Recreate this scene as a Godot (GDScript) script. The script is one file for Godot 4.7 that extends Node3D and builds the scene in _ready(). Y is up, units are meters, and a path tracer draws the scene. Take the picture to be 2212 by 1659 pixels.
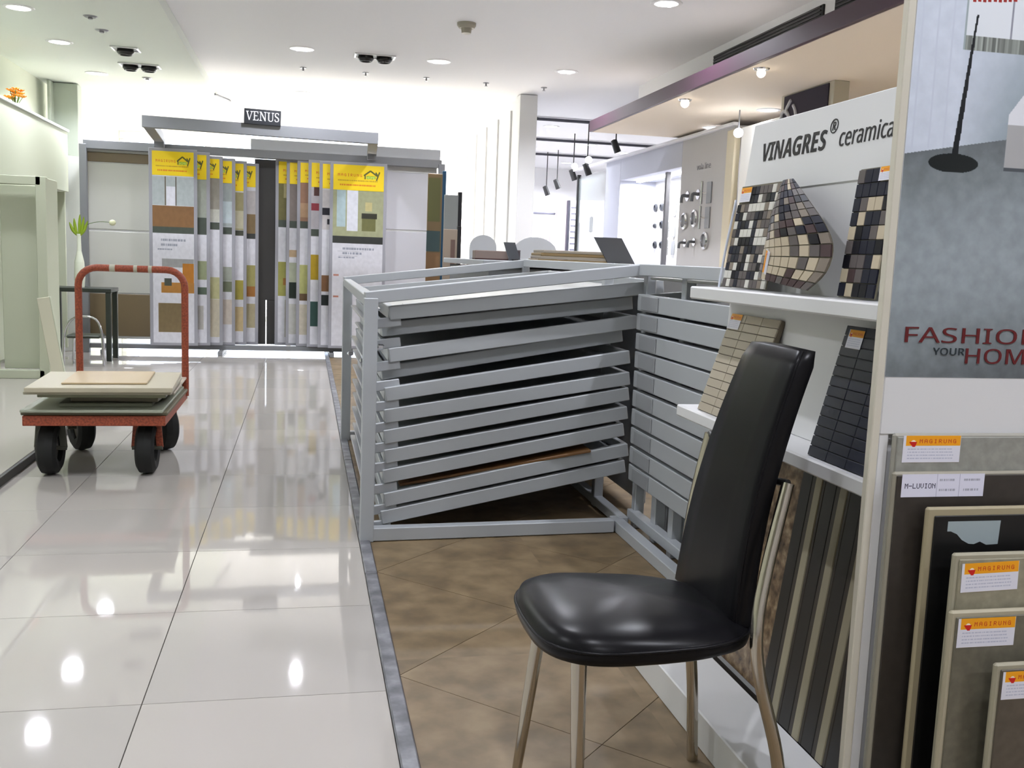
extends Node3D
# A tile showroom: polished floor, sloped tray racks, a leaf display stand, a mosaic stand and a black chair.
# World: x right, y up, -z into the shop; the camera stands at x = z = 0.

const EYE := Vector3(0, 1.18, 0)
const FOCAL := 2104.63
const LOW := 2.909      # left ceiling
const HIGH := 3.0       # main ceiling
const SOFFIT := 2.5     # dropped ceiling on the right
const BACK := -16.5     # glazed front of the shop

var cam_basis := Basis(Vector3.UP, -0.21205) * Basis(Vector3.RIGHT, -0.12869) * Basis(Vector3.BACK, 0.03809)
var mats := {}
var boxes := {}
var used := {}
var rng := RandomNumberGenerator.new()

# ---------------------------------------------------------------- pixel directions met with a plane
func ray(x: float, y: float) -> Vector3:
	return cam_basis * Vector3((x - 1106.0) / FOCAL, (829.5 - y) / FOCAL, -1.0)
func on_z(x: float, y: float, z: float) -> Vector3:
	var d := ray(x, y)
	return EYE + d * (z / d.z)
func on_y(x: float, y: float, h: float) -> Vector3:
	var d := ray(x, y)
	return EYE + d * ((h - EYE.y) / d.y)
func on_x(x: float, y: float, w: float) -> Vector3:
	var d := ray(x, y)
	return EYE + d * (w / d.x)

# ---------------------------------------------------------------- nodes
func numbered(called: String) -> String:
	var n: int = used.get(called, 0)
	used[called] = n + 1
	return called if n == 0 else "%s_%03d" % [called, n]
func tag(o: Node3D, label: String, category: String, group := "") -> void:
	o.set_meta("label", label)
	o.set_meta("category", category)
	if group != "":
		o.set_meta("group", group)
func thing(called: String, label: String, category: String, pos := Vector3.ZERO, group := "") -> Node3D:
	var o := Node3D.new()
	o.name = numbered(called)
	add_child(o, true)
	o.position = pos
	tag(o, label, category, group)
	return o
func part(parent: Node3D, called: String, mesh: Mesh, m: Material, xf := Transform3D.IDENTITY) -> MeshInstance3D:
	var o := MeshInstance3D.new()
	o.name = called
	o.mesh = mesh
	o.material_override = m
	o.cast_shadow = GeometryInstance3D.SHADOW_CASTING_SETTING_ON
	parent.add_child(o, true)
	o.transform = xf
	return o
# a part given in world coordinates under a thing that may stand elsewhere
func wpart(parent: Node3D, called: String, mesh: Mesh, m: Material, xf := Transform3D.IDENTITY) -> MeshInstance3D:
	return part(parent, called, mesh, m, parent.transform.affine_inverse() * xf)
func shell(called: String, size: Vector3, pos: Vector3, m: Material, label := "") -> MeshInstance3D:
	var o := part(self, called, bx(size, 0.002), m, at(pos.x, pos.y, pos.z))
	o.set_meta("kind", "structure")
	if label != "":
		o.set_meta("label", label)
	return o
func at(x: float, y: float, z: float) -> Transform3D:
	return Transform3D(Basis(), Vector3(x, y, z))

# ---------------------------------------------------------------- materials
func mat(key: String, c: Color, rough := 0.6, metal := 0.0) -> StandardMaterial3D:
	if mats.has(key):
		return mats[key]
	var m := StandardMaterial3D.new()
	m.albedo_color = c
	m.roughness = rough
	m.metallic = metal
	mats[key] = m
	return m
func glow(key: String, c: Color, energy: float) -> StandardMaterial3D:
	if mats.has(key):
		return mats[key]
	var m := mat(key, Color(0.9, 0.9, 0.9), 0.5)
	m.emission_enabled = true
	m.emission = c
	m.emission_energy_multiplier = energy
	return m
func noise_mat(key: String, ramp: Array, freq: float, scale: float, rough: float, seed_n: int) -> StandardMaterial3D:
	var m := mat(key, Color.WHITE, rough)
	var g := Gradient.new()
	g.offsets = PackedFloat32Array([0.0, 0.5, 1.0])
	g.colors = PackedColorArray(ramp)
	var n := FastNoiseLite.new()
	n.noise_type = FastNoiseLite.TYPE_SIMPLEX_SMOOTH
	n.fractal_octaves = 5
	n.frequency = freq
	n.seed = seed_n
	var img := Image.create(512, 512, false, Image.FORMAT_RGB8)
	for y in 512:
		for x in 512:
			img.set_pixel(x, y, g.sample(clampf(n.get_noise_2d(x, y) * 0.9 + 0.5, 0, 1)))
	m.albedo_texture = ImageTexture.create_from_image(img)
	m.uv1_triplanar = true
	m.uv1_world_triplanar = true
	m.uv1_scale = Vector3.ONE * scale
	return m
func print_mat(img: Image, rough := 0.5) -> StandardMaterial3D:
	var m := StandardMaterial3D.new()
	m.albedo_texture = ImageTexture.create_from_image(img)
	m.roughness = rough
	return m

# ---------------------------------------------------------------- meshes
func face(st: SurfaceTool, pts: Array, outward: Vector3) -> void:
	var n: Vector3 = (pts[1] - pts[0]).cross(pts[2] - pts[0])
	if n.length() < 1e-12 and pts.size() > 3:
		n = (pts[2] - pts[0]).cross(pts[3] - pts[0])
	var q := pts
	if n.dot(outward) > 0:
		q = pts.duplicate()
		q.reverse()
	else:
		n = -n
	n = n.normalized()
	if n.dot(outward) < 0:
		n = -n
	for k in range(1, q.size() - 1):
		for i in [0, k, k + 1]:
			st.set_normal(n)
			st.add_vertex(q[i])
func bx(size: Vector3, b := 0.004) -> ArrayMesh:
	var key := "%.4f %.4f %.4f %.4f" % [size.x, size.y, size.z, b]
	if boxes.has(key):
		return boxes[key]
	var h := size * 0.5
	b = minf(b, minf(h.x, minf(h.y, h.z)) * 0.7)
	var st := SurfaceTool.new()
	st.begin(Mesh.PRIMITIVE_TRIANGLES)
	var i := h - Vector3.ONE * b
	for a in 3:
		var u := (a + 1) % 3
		var v := (a + 2) % 3
		for s in [-1, 1]:
			var pts := []
			for c in [[-1, -1], [1, -1], [1, 1], [-1, 1]]:
				var p := Vector3.ZERO
				p[a] = h[a] * s
				p[u] = i[u] * c[0]
				p[v] = i[v] * c[1]
				pts.append(p)
			var o := Vector3.ZERO
			o[a] = s
			face(st, pts, o)
		for s in [-1, 1]:
			for t in [-1, 1]:
				var pts := []
				for e in [-1, 1]:
					var p := Vector3.ZERO
					p[u] = h[u] * s
					p[v] = i[v] * t
					p[a] = i[a] * e
					pts.append(p)
				for e in [1, -1]:
					var p := Vector3.ZERO
					p[u] = i[u] * s
					p[v] = h[v] * t
					p[a] = i[a] * e
					pts.append(p)
				var o := Vector3.ZERO
				o[u] = s
				o[v] = t
				face(st, pts, o)
	for sx in [-1, 1]:
		for sy in [-1, 1]:
			for sz in [-1, 1]:
				face(st, [Vector3(h.x * sx, i.y * sy, i.z * sz), Vector3(i.x * sx, h.y * sy, i.z * sz), Vector3(i.x * sx, i.y * sy, h.z * sz)], Vector3(sx, sy, sz))
	var m := st.commit()
	boxes[key] = m
	return m
func bar_xf(p: Vector3, q: Vector3) -> Transform3D:
	var z := (q - p).normalized()
	var up := Vector3.UP if absf(z.y) < 0.95 else Vector3.RIGHT
	var x := up.cross(z).normalized()
	return Transform3D(Basis(x, z.cross(x), z), (p + q) * 0.5)
func bar(p: Vector3, q: Vector3, w: float, h: float, b := 0.003) -> Array:
	return [bx(Vector3(w, h, p.distance_to(q)), b), bar_xf(p, q)]
func join(list: Array) -> ArrayMesh:
	var st := SurfaceTool.new()
	st.begin(Mesh.PRIMITIVE_TRIANGLES)
	for e in list:
		st.append_from(e[0], 0, e[1])
	return st.commit()
func tube(pts: Array, r, n := 10) -> ArrayMesh:
	var st := SurfaceTool.new()
	st.begin(Mesh.PRIMITIVE_TRIANGLES)
	st.set_smooth_group(0)
	var rings := []
	var up := Vector3(0.123, 0.97, 0.21).normalized()
	for k in pts.size():
		var d: Vector3 = (pts[mini(k + 1, pts.size() - 1)] - pts[maxi(k - 1, 0)]).normalized()
		var x := up.cross(d)
		if x.length() < 0.05:
			x = Vector3.RIGHT.cross(d)
		x = x.normalized()
		var y := d.cross(x)
		up = y
		var rr: float = r[k] if r is Array else r
		var ring := []
		for j in n:
			var a := TAU * j / n
			ring.append([pts[k] + (x * cos(a) + y * sin(a)) * rr, x * cos(a) + y * sin(a)])
		rings.append(ring)
	for k in rings.size() - 1:
		for j in n:
			var a = rings[k][j]
			var b = rings[k][(j + 1) % n]
			var c = rings[k + 1][(j + 1) % n]
			var d = rings[k + 1][j]
			for v in [a, c, b, a, d, c]:
				st.set_normal(v[1])
				st.add_vertex(v[0])
	for e in [0, rings.size() - 1]:
		var o: Vector3 = (pts[0] - pts[1]) if e == 0 else (pts[-1] - pts[-2])
		var cap := []
		for v in rings[e]:
			cap.append(v[0])
		face(st, cap, o)
	return st.commit()
func curve(ctrl: Array, n := 24) -> Array:
	var c := Curve3D.new()
	for k in ctrl.size():
		var t := Vector3.ZERO
		if k > 0 and k < ctrl.size() - 1:
			t = (ctrl[k + 1] - ctrl[k - 1]) / 6.0
		c.add_point(ctrl[k], -t, t)
	var out := []
	for k in n + 1:
		out.append(c.sample_baked(c.get_baked_length() * k / n, true))
	return out
func lathe(profile: Array, n := 24) -> ArrayMesh:
	var st := SurfaceTool.new()
	st.begin(Mesh.PRIMITIVE_TRIANGLES)
	var area := 0.0
	for k in profile.size():
		var a: Vector2 = profile[k]
		var b: Vector2 = profile[(k + 1) % profile.size()]
		area += a.x * b.y - b.x * a.y
	for k in profile.size() - 1:
		var a: Vector2 = profile[k]
		var b: Vector2 = profile[k + 1]
		var nn := Vector2(b.y - a.y, a.x - b.x).normalized() * signf(area)
		for j in n:
			var t0 := TAU * j / n
			var t1 := TAU * (j + 1) / n
			var q := [[a, t0], [b, t1], [b, t0], [a, t0], [a, t1], [b, t1]]
			if area < 0:
				q = [[a, t0], [b, t0], [b, t1], [a, t0], [b, t1], [a, t1]]
			for v in q:
				st.set_normal(Vector3(nn.x * cos(v[1]), nn.y, nn.x * sin(v[1])))
				st.add_vertex(Vector3(v[0].x * cos(v[1]), v[0].y, v[0].x * sin(v[1])))
	return st.commit()
func disc(r: float, h: float, n := 24) -> ArrayMesh:
	return lathe([Vector2(0, h), Vector2(r, h), Vector2(r, 0), Vector2(0, 0)], n)
func prism(poly: PackedVector2Array, y0: float, y1: float) -> ArrayMesh:
	var st := SurfaceTool.new()
	st.begin(Mesh.PRIMITIVE_TRIANGLES)
	var c := Vector2.ZERO
	for p in poly:
		c += p / poly.size()
	var top := []
	var bot := []
	for p in poly:
		top.append(Vector3(p.x, y1, p.y))
		bot.append(Vector3(p.x, y0, p.y))
	face(st, top, Vector3.UP)
	face(st, bot, Vector3.DOWN)
	for k in poly.size():
		var k2 := (k + 1) % poly.size()
		var m := (poly[k] + poly[k2]) * 0.5 - c
		face(st, [top[k], top[k2], bot[k2], bot[k]], Vector3(m.x, 0, m.y))
	return st.commit()
# a closed smooth shell over a grid: rows of points, thickened along the given function's normal
func loft(rows: Array, closed_v := true) -> ArrayMesh:
	var st := SurfaceTool.new()
	st.begin(Mesh.PRIMITIVE_TRIANGLES)
	st.set_smooth_group(0)
	var nv: int = rows[0].size()
	var vol := 0.0
	for i in rows.size() - 1:
		for j in (nv if closed_v else nv - 1):
			var j2 := (j + 1) % nv
			vol += (rows[i][j] as Vector3).dot((rows[i + 1][j] as Vector3).cross(rows[i + 1][j2])) + (rows[i][j] as Vector3).dot((rows[i + 1][j2] as Vector3).cross(rows[i][j2]))
	for i in rows.size() - 1:
		for j in (nv if closed_v else nv - 1):
			var j2 := (j + 1) % nv
			var tri := [rows[i][j], rows[i + 1][j], rows[i + 1][j2], rows[i][j], rows[i + 1][j2], rows[i][j2]]
			if vol > 0:
				tri = [rows[i][j], rows[i + 1][j2], rows[i + 1][j], rows[i][j], rows[i][j2], rows[i + 1][j2]]
			for v in tri:
				st.add_vertex(v)
	st.index()
	st.generate_normals()
	return st.commit()
func quad(w: float, h: float) -> QuadMesh:
	var q := QuadMesh.new()
	q.size = Vector2(w, h)
	return q
# writing as raised flat letters; fits the given width and height, origin at the lower left corner
func lettering(parent: Node3D, called: String, text: String, w: float, h: float, m: Material, xf: Transform3D, fontname := "Droid Sans", weight := 400, italic := false) -> MeshInstance3D:
	var f := SystemFont.new()
	f.font_names = PackedStringArray([fontname])
	f.font_weight = weight
	f.font_italic = italic
	var t := TextMesh.new()
	t.font = f
	t.text = text
	t.font_size = 48
	t.pixel_size = 0.01
	t.depth = 0.01
	t.curve_step = 1.0
	var bb := t.get_aabb()
	var s := Vector3(w / bb.size.x, h / bb.size.y, 0.12)
	var local := Transform3D(Basis.from_scale(s), Vector3(-bb.position.x * s.x, -bb.position.y * s.y, 0.0006))
	return part(parent, called, t, m, xf * local)

# ---------------------------------------------------------------- print
const GLYPH := {
	"A": [14, 17, 17, 31, 17, 17, 17], "B": [30, 17, 17, 30, 17, 17, 30], "C": [14, 17, 16, 16, 16, 17, 14], "D": [30, 17, 17, 17, 17, 17, 30],
	"E": [31, 16, 16, 30, 16, 16, 31], "G": [14, 17, 16, 23, 17, 17, 15], "H": [17, 17, 17, 31, 17, 17, 17], "I": [14, 4, 4, 4, 4, 4, 14],
	"L": [16, 16, 16, 16, 16, 16, 31], "M": [17, 27, 21, 21, 17, 17, 17], "N": [17, 25, 21, 19, 17, 17, 17], "O": [14, 17, 17, 17, 17, 17, 14],
	"R": [30, 17, 17, 30, 20, 18, 17], "S": [15, 16, 16, 14, 1, 1, 30], "T": [31, 4, 4, 4, 4, 4, 4], "U": [17, 17, 17, 17, 17, 17, 14],
	"V": [17, 17, 17, 17, 17, 10, 4], "W": [17, 17, 17, 21, 21, 27, 17], "-": [0, 0, 0, 31, 0, 0, 0], " ": [0, 0, 0, 0, 0, 0, 0]}
func write(img: Image, text: String, x: int, y: int, s: int, c: Color, gap := 1) -> void:
	for k in text.length():
		var g: Array = GLYPH.get(text[k], GLYPH[" "])
		for r in 7:
			for b in 5:
				if int(g[r]) >> (4 - b) & 1:
					img.fill_rect(Rect2i(x + (k * (5 + gap) + b) * s, y + r * s, s, s), c)
func fill(img: Image, x0: float, y0: float, x1: float, y1: float, c: Color) -> void:
	var w := img.get_width()
	var h := img.get_height()
	img.fill_rect(Rect2i(int(x0 * w), int(y0 * h), maxi(1, int((x1 - x0) * w)), maxi(1, int((y1 - y0) * h))), c)
func stroke(img: Image, a: Vector2, b: Vector2, r: float, c: Color) -> void:
	var n := int(a.distance_to(b)) + 1
	for k in n + 1:
		var p := a.lerp(b, float(k) / n)
		img.fill_rect(Rect2i(int(p.x - r), int(p.y - r), int(2 * r), int(2 * r)), c)
func dashes(img: Image, x: int, y: int, w: int, h: int, c: Color, sd: int) -> void:
	var r := RandomNumberGenerator.new()
	r.seed = sd
	var px := x
	while px < x + w:
		var l := r.randi_range(3, 9)
		img.fill_rect(Rect2i(px, y, l, h), c)
		px += l + r.randi_range(1, 3)

func price_label_image() -> Image:
	var img := Image.create(192, 96, false, Image.FORMAT_RGB8)
	img.fill(Color(0.86, 0.86, 0.9))
	fill(img, 0.05, 0.0, 1.0, 0.38, Color(0.93, 0.63, 0.05))
	for k in 9:
		stroke(img, Vector2(32 - k, 18 + k), Vector2(36 + k, 18 + k), 1.5, Color(0.95, 0.88, 0.82))
	for k in 16:
		stroke(img, Vector2(22 + k * 0.75, 24 + k), Vector2(44 - k * 0.35, 24 + k), 1.5, Color(0.78, 0.08, 0.06))
	write(img, "MAGIRUNG", 54, 13, 2, Color(0.72, 0.16, 0.06), 3)
	for r in 4:
		dashes(img, 16, 46 + r * 11, 150, 4, Color(0.72, 0.73, 0.8), 5 + r)
	return img
func banner_image() -> Image:
	var img := Image.create(256, 128, false, Image.FORMAT_RGB8)
	img.fill(Color(0.96, 0.83, 0.04))
	write(img, "MAGIRUNG", 22, 44, 2, Color(0.82, 0.28, 0.08), 3)
	var d := Color(0.36, 0.36, 0.16)
	stroke(img, Vector2(156, 50), Vector2(188, 26), 3, d)
	stroke(img, Vector2(188, 26), Vector2(222, 50), 3, d)
	stroke(img, Vector2(160, 48), Vector2(160, 66), 3, d)
	stroke(img, Vector2(216, 34), Vector2(224, 48), 3, d)
	stroke(img, Vector2(234, 32), Vector2(220, 72), 3, d)
	img.fill_rect(Rect2i(166, 52, 48, 16), Color(0.55, 0.72, 0.1))
	write(img, "HOME", 168, 54, 2, Color(0.93, 0.93, 0.5), 1)
	dashes(img, 22, 76, 200, 6, Color(0.78, 0.6, 0.1), 3)
	dashes(img, 32, 98, 180, 8, Color(0.88, 0.5, 0.08), 9)
	return img

# ================================================================= scene
func _ready() -> void:
	rng.seed = 7
	camera_and_light()
	build_shell()
	build_floor()
	build_ceiling_fittings()
	build_back_zone()
	build_tray_racks()
	build_mosaic_stand()
	build_poster_stand()
	build_chair()
	build_leaf_stand()
	build_left_side()
	build_cart()
	build_far_right()
	build_rack_top_things()

func camera_and_light() -> void:
	var cam := Camera3D.new()
	cam.name = "camera"
	add_child(cam)
	cam.transform = Transform3D(cam_basis, EYE)
	cam.fov = 43.022
	cam.near = 0.05
	cam.far = 200.0
	cam.current = true
	var we := WorldEnvironment.new()
	we.name = "surroundings"
	var e := Environment.new()
	var sky := Sky.new()
	var sm := ProceduralSkyMaterial.new()
	sm.sky_top_color = Color(0.62, 0.74, 0.92)
	sm.sky_horizon_color = Color(0.9, 0.93, 0.97)
	sm.ground_horizon_color = Color(0.85, 0.85, 0.85)
	sm.ground_bottom_color = Color(0.6, 0.6, 0.6)
	sm.energy_multiplier = 7.0
	sky.sky_material = sm
	e.background_mode = Environment.BG_SKY
	e.sky = sky
	e.tonemap_mode = Environment.TONE_MAPPER_LINEAR
	e.tonemap_exposure = 1.02
	e.sdfgi_enabled = true
	e.ssao_enabled = true
	e.ssil_enabled = true
	we.environment = e
	add_child(we)
	var sun := DirectionalLight3D.new()
	sun.name = "sun"
	add_child(sun)
	sun.look_at_from_position(Vector3.ZERO, Vector3(0.45, -0.66, 0.86))
	sun.light_energy = 20.0
	sun.light_color = Color(1.0, 0.98, 0.94)
	sun.light_angular_distance = 0.6
	sun.shadow_enabled = true
	sun.sky_mode = DirectionalLight3D.SKY_MODE_LIGHT_ONLY

func build_shell() -> void:
	var white := mat("ceiling_paint", Color(0.93, 0.93, 0.94), 0.85)
	var wall := mat("wall_paint", Color(0.92, 0.92, 0.92), 0.8)
	var pale := mat("veil_tinted_wall", Color(0.84, 0.86, 0.79), 0.8)  # greenish tint puts the lens haze into the wall colour
	var sof := mat("soffit_paint", Color(0.94, 0.89, 0.83), 0.8)
	# ceilings: the left one is lower, a step face runs along x = -1.05
	shell("ceiling", Vector3(8.5, 0.2, 20.0), Vector3(3.2, HIGH + 0.1, -6.5), white)
	shell("ceiling_001", Vector3(2.4, 0.29, 20.0), Vector3(-2.25, LOW + 0.145, -6.5), mat("veil_tinted_ceiling", Color(0.9, 0.92, 0.89), 0.85))  # green in this ceiling colour stands for the hazy lens glow
	# dropped soffit on the right with a plum fascia, and the bulkhead with grilles above it
	shell("ceiling_002", Vector3(4.6, 0.1, 12.8), Vector3(5.19, SOFFIT + 0.05, -3.55), sof)
	var f := thing("fascia_board", "plum painted fascia board along the edge of the dropped beige ceiling", "fascia", Vector3(2.87, SOFFIT, -3.55))
	part(f, "board", bx(Vector3(0.03, 0.11, 12.8), 0.003), mat("plum", Color(0.24, 0.13, 0.2), 0.5), at(0, 0.055, 0))
	shell("trim_1", Vector3(0.06, 0.3, 12.8), Vector3(3.4, 2.85, -3.55), white)
	for k in 5:
		var z := -10.0 + 1.95 * k
		if k == 0:
			continue
		var g := thing("air_grille", "dark slotted air grille in the bulkhead above the plum fascia", "air vent", Vector3(3.365, 2.885, z + 0.95), "air grilles over the fascia")
		part(g, "frame", bx(Vector3(0.02, 0.1, 1.8), 0.003), mat("grille_dark", Color(0.07, 0.065, 0.07), 0.6))
		for s in 4:
			part(g, "slat", bx(Vector3(0.014, 0.01, 1.76), 0.002), mat("grille_slat", Color(0.16, 0.15, 0.16), 0.5), at(-0.014, -0.036 + s * 0.024, 0))
	# walls
	shell("wall_left", Vector3(0.2, 3.2, 20.0), Vector3(-2.95, 1.5, -6.5), pale)
	shell("wall_rear", Vector3(10.8, 3.2, 0.2), Vector3(2.3, 1.5, 3.1), wall)
	shell("wall_right", Vector3(0.2, 3.2, 23.0), Vector3(7.5, 1.5, -8.3), wall)
	shell("wall_far_right", Vector3(5.2, 3.2, 0.2), Vector3(5.0, 1.5, -19.6), wall)
	shell("ceiling_003", Vector3(5.4, 0.2, 3.3), Vector3(4.8, HIGH + 0.1, -18.1), white)

func build_floor() -> void:
	var slab := shell("floor", Vector3(11.0, 0.2, 23.0), Vector3(2.1, -0.115, -8.3), mat("grout", Color(0.62, 0.6, 0.57), 0.8))
	slab.set_meta("label", "polished cream porcelain floor of large square tiles")
	var tones := []
	for k in 3:
		var m := mat("porcelain%d" % k, [Color(0.71, 0.688, 0.662), Color(0.72, 0.698, 0.672), Color(0.698, 0.678, 0.655)][k], 0.04)
		m.metallic_specular = 0.55
		tones.append(m)
	var t := 0.66
	var xs := [0.228, -0.402]
	while xs[-1] > -2.8:
		xs.append(xs[-1] - t)
	var n := 0
	for i in xs.size() - 1:
		var z := 2.752
		while z > BACK + 0.1:
			var z1 := maxf(z - t, BACK)
			var w: float = xs[i] - xs[i + 1]
			wpart(slab, "tile", bx(Vector3(w - 0.0026, 0.012, z - z1 - 0.0026), 0.0006), tones[(n * 7 + i) % 3], at((xs[i] + xs[i + 1]) * 0.5, -0.006, (z + z1) * 0.5))
			n += 1
			z -= t
	# grey metal threshold between the two floors
	var st := thing("floor_threshold", "long dull metal strip between cream and brown floor tiles", "floor strip", Vector3(0.25, 0, -5.0))
	var metal := noise_mat("worn_metal", [Color(0.33, 0.33, 0.35), Color(0.45, 0.45, 0.47), Color(0.58, 0.58, 0.6)], 0.012, 1.3, 0.45, 4)
	for k in 7:
		part(st, "strip", bx(Vector3(0.044, 0.012, 1.99), 0.004), metal, at(0, 0.003, 6.5 - 2.0 * k))
	# brown tiles laid on the diagonal
	var browns := []
	for k in 3:
		var c: Array = [[Color(0.405, 0.34, 0.245), Color(0.47, 0.4, 0.295), Color(0.53, 0.455, 0.345)], [Color(0.42, 0.355, 0.255), Color(0.485, 0.41, 0.305), Color(0.54, 0.465, 0.355)], [Color(0.395, 0.33, 0.24), Color(0.46, 0.39, 0.285), Color(0.52, 0.445, 0.335)]][k]
		var m := noise_mat("brown_stone%d" % k, c, 0.011, 1.1, 0.5, 20 + k)
		browns.append(m)
	var area := PackedVector2Array([Vector2(0.274, 2.9), Vector2(2.85, 2.9), Vector2(2.85, -11.0), Vector2(0.274, -11.0)])
	wpart(slab, "mortar_bed", bx(Vector3(2.58, 0.004, 13.9), 0.001), mat("mortar_brown", Color(0.27, 0.22, 0.17), 0.8), at(1.563, -0.012, -4.05))
	var step := 0.914
	for i in range(-13, 14):
		for j in range(-12, 16):
			# lines x + z = a, x - z = b
			var a0 := -1.436 + step * i
			var b0 := 2.89 + step * j
			var gap := 0.0016
			var poly := PackedVector2Array()
			for c in [[a0 + gap, b0 + gap], [a0 + step - gap, b0 + gap], [a0 + step - gap, b0 + step - gap], [a0 + gap, b0 + step - gap]]:
				poly.append(Vector2((c[0] + c[1]) * 0.5, (c[0] - c[1]) * 0.5))
			for p in Geometry2D.intersect_polygons(poly, area):
				wpart(slab, "diagonal_tile", prism(p, -0.012, 0.0), browns[posmod(i * 5 + j * 3, 3)])
	# everything to the right of the displays
	wpart(slab, "screed", bx(Vector3(4.6, 0.014, 22.0), 0.001), tones[2], at(5.16, -0.007, -8.0))
	wpart(slab, "screed", bx(Vector3(2.55, 0.014, 5.4), 0.001), tones[1], at(1.55, -0.007, -13.75))
	# raised floor on the left with a dark riser
	var plat := shell("floor_001", Vector3(1.42, 0.045, 5.6), Vector3(-2.145, 0.0225, -5.9), tones[1], "low raised cream floor along the left wall")
	wpart(plat, "riser", bx(Vector3(0.02, 0.043, 5.6), 0.002), mat("riser_dark", Color(0.16, 0.16, 0.14), 0.5), at(-1.425, 0.0215, -5.9))

func downlight(x: float, y: float, z: float, label: String, energy: float, group := "", r := 0.095, four := false) -> void:
	var t := thing("downlight", label, "ceiling light", Vector3(x, y, z), group)
	part(t, "rim", lathe([Vector2(r * 0.86, 0.0), Vector2(r * 0.9, -0.008), Vector2(r * 1.16, -0.006), Vector2(r * 1.2, 0.0)]), mat("white_rim", Color(0.9, 0.9, 0.9), 0.3))
	if four:
		part(t, "lamp_lens", disc(r * 0.9, 0.004), glow("soft_lens", Color(0.97, 0.98, 1.0), 1.6), at(0, -0.006, 0))
		for k in 4:
			part(t, "lamp_bulb", lathe([Vector2(0, 0), Vector2(0.02, 0), Vector2(0.018, -0.008), Vector2(0, -0.012)], 12), glow("small_lamp", Color(0.98, 0.98, 1.0), 14.0), at(0.034 * (1 if k % 2 else -1), -0.006, 0.034 * (1 if k > 1 else -1)))
	else:
		part(t, "lamp_lens", disc(r * 0.9, 0.004), glow("daylight_lens", Color(0.97, 0.98, 1.0), 8.0), at(0, -0.006, 0))
	var l := SpotLight3D.new()
	l.name = "lamp_light"
	t.add_child(l)
	l.position = Vector3(0, -0.02, 0)
	l.rotation_degrees.x = -90
	l.spot_angle = 78
	l.spot_angle_attenuation = 0.6
	l.spot_range = 30
	l.spot_attenuation = 2.0
	l.light_energy = energy
	l.light_size = 0.03 if four else r * 0.8
	l.light_color = Color(0.95, 0.96, 1.0)
	l.shadow_enabled = true

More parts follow.
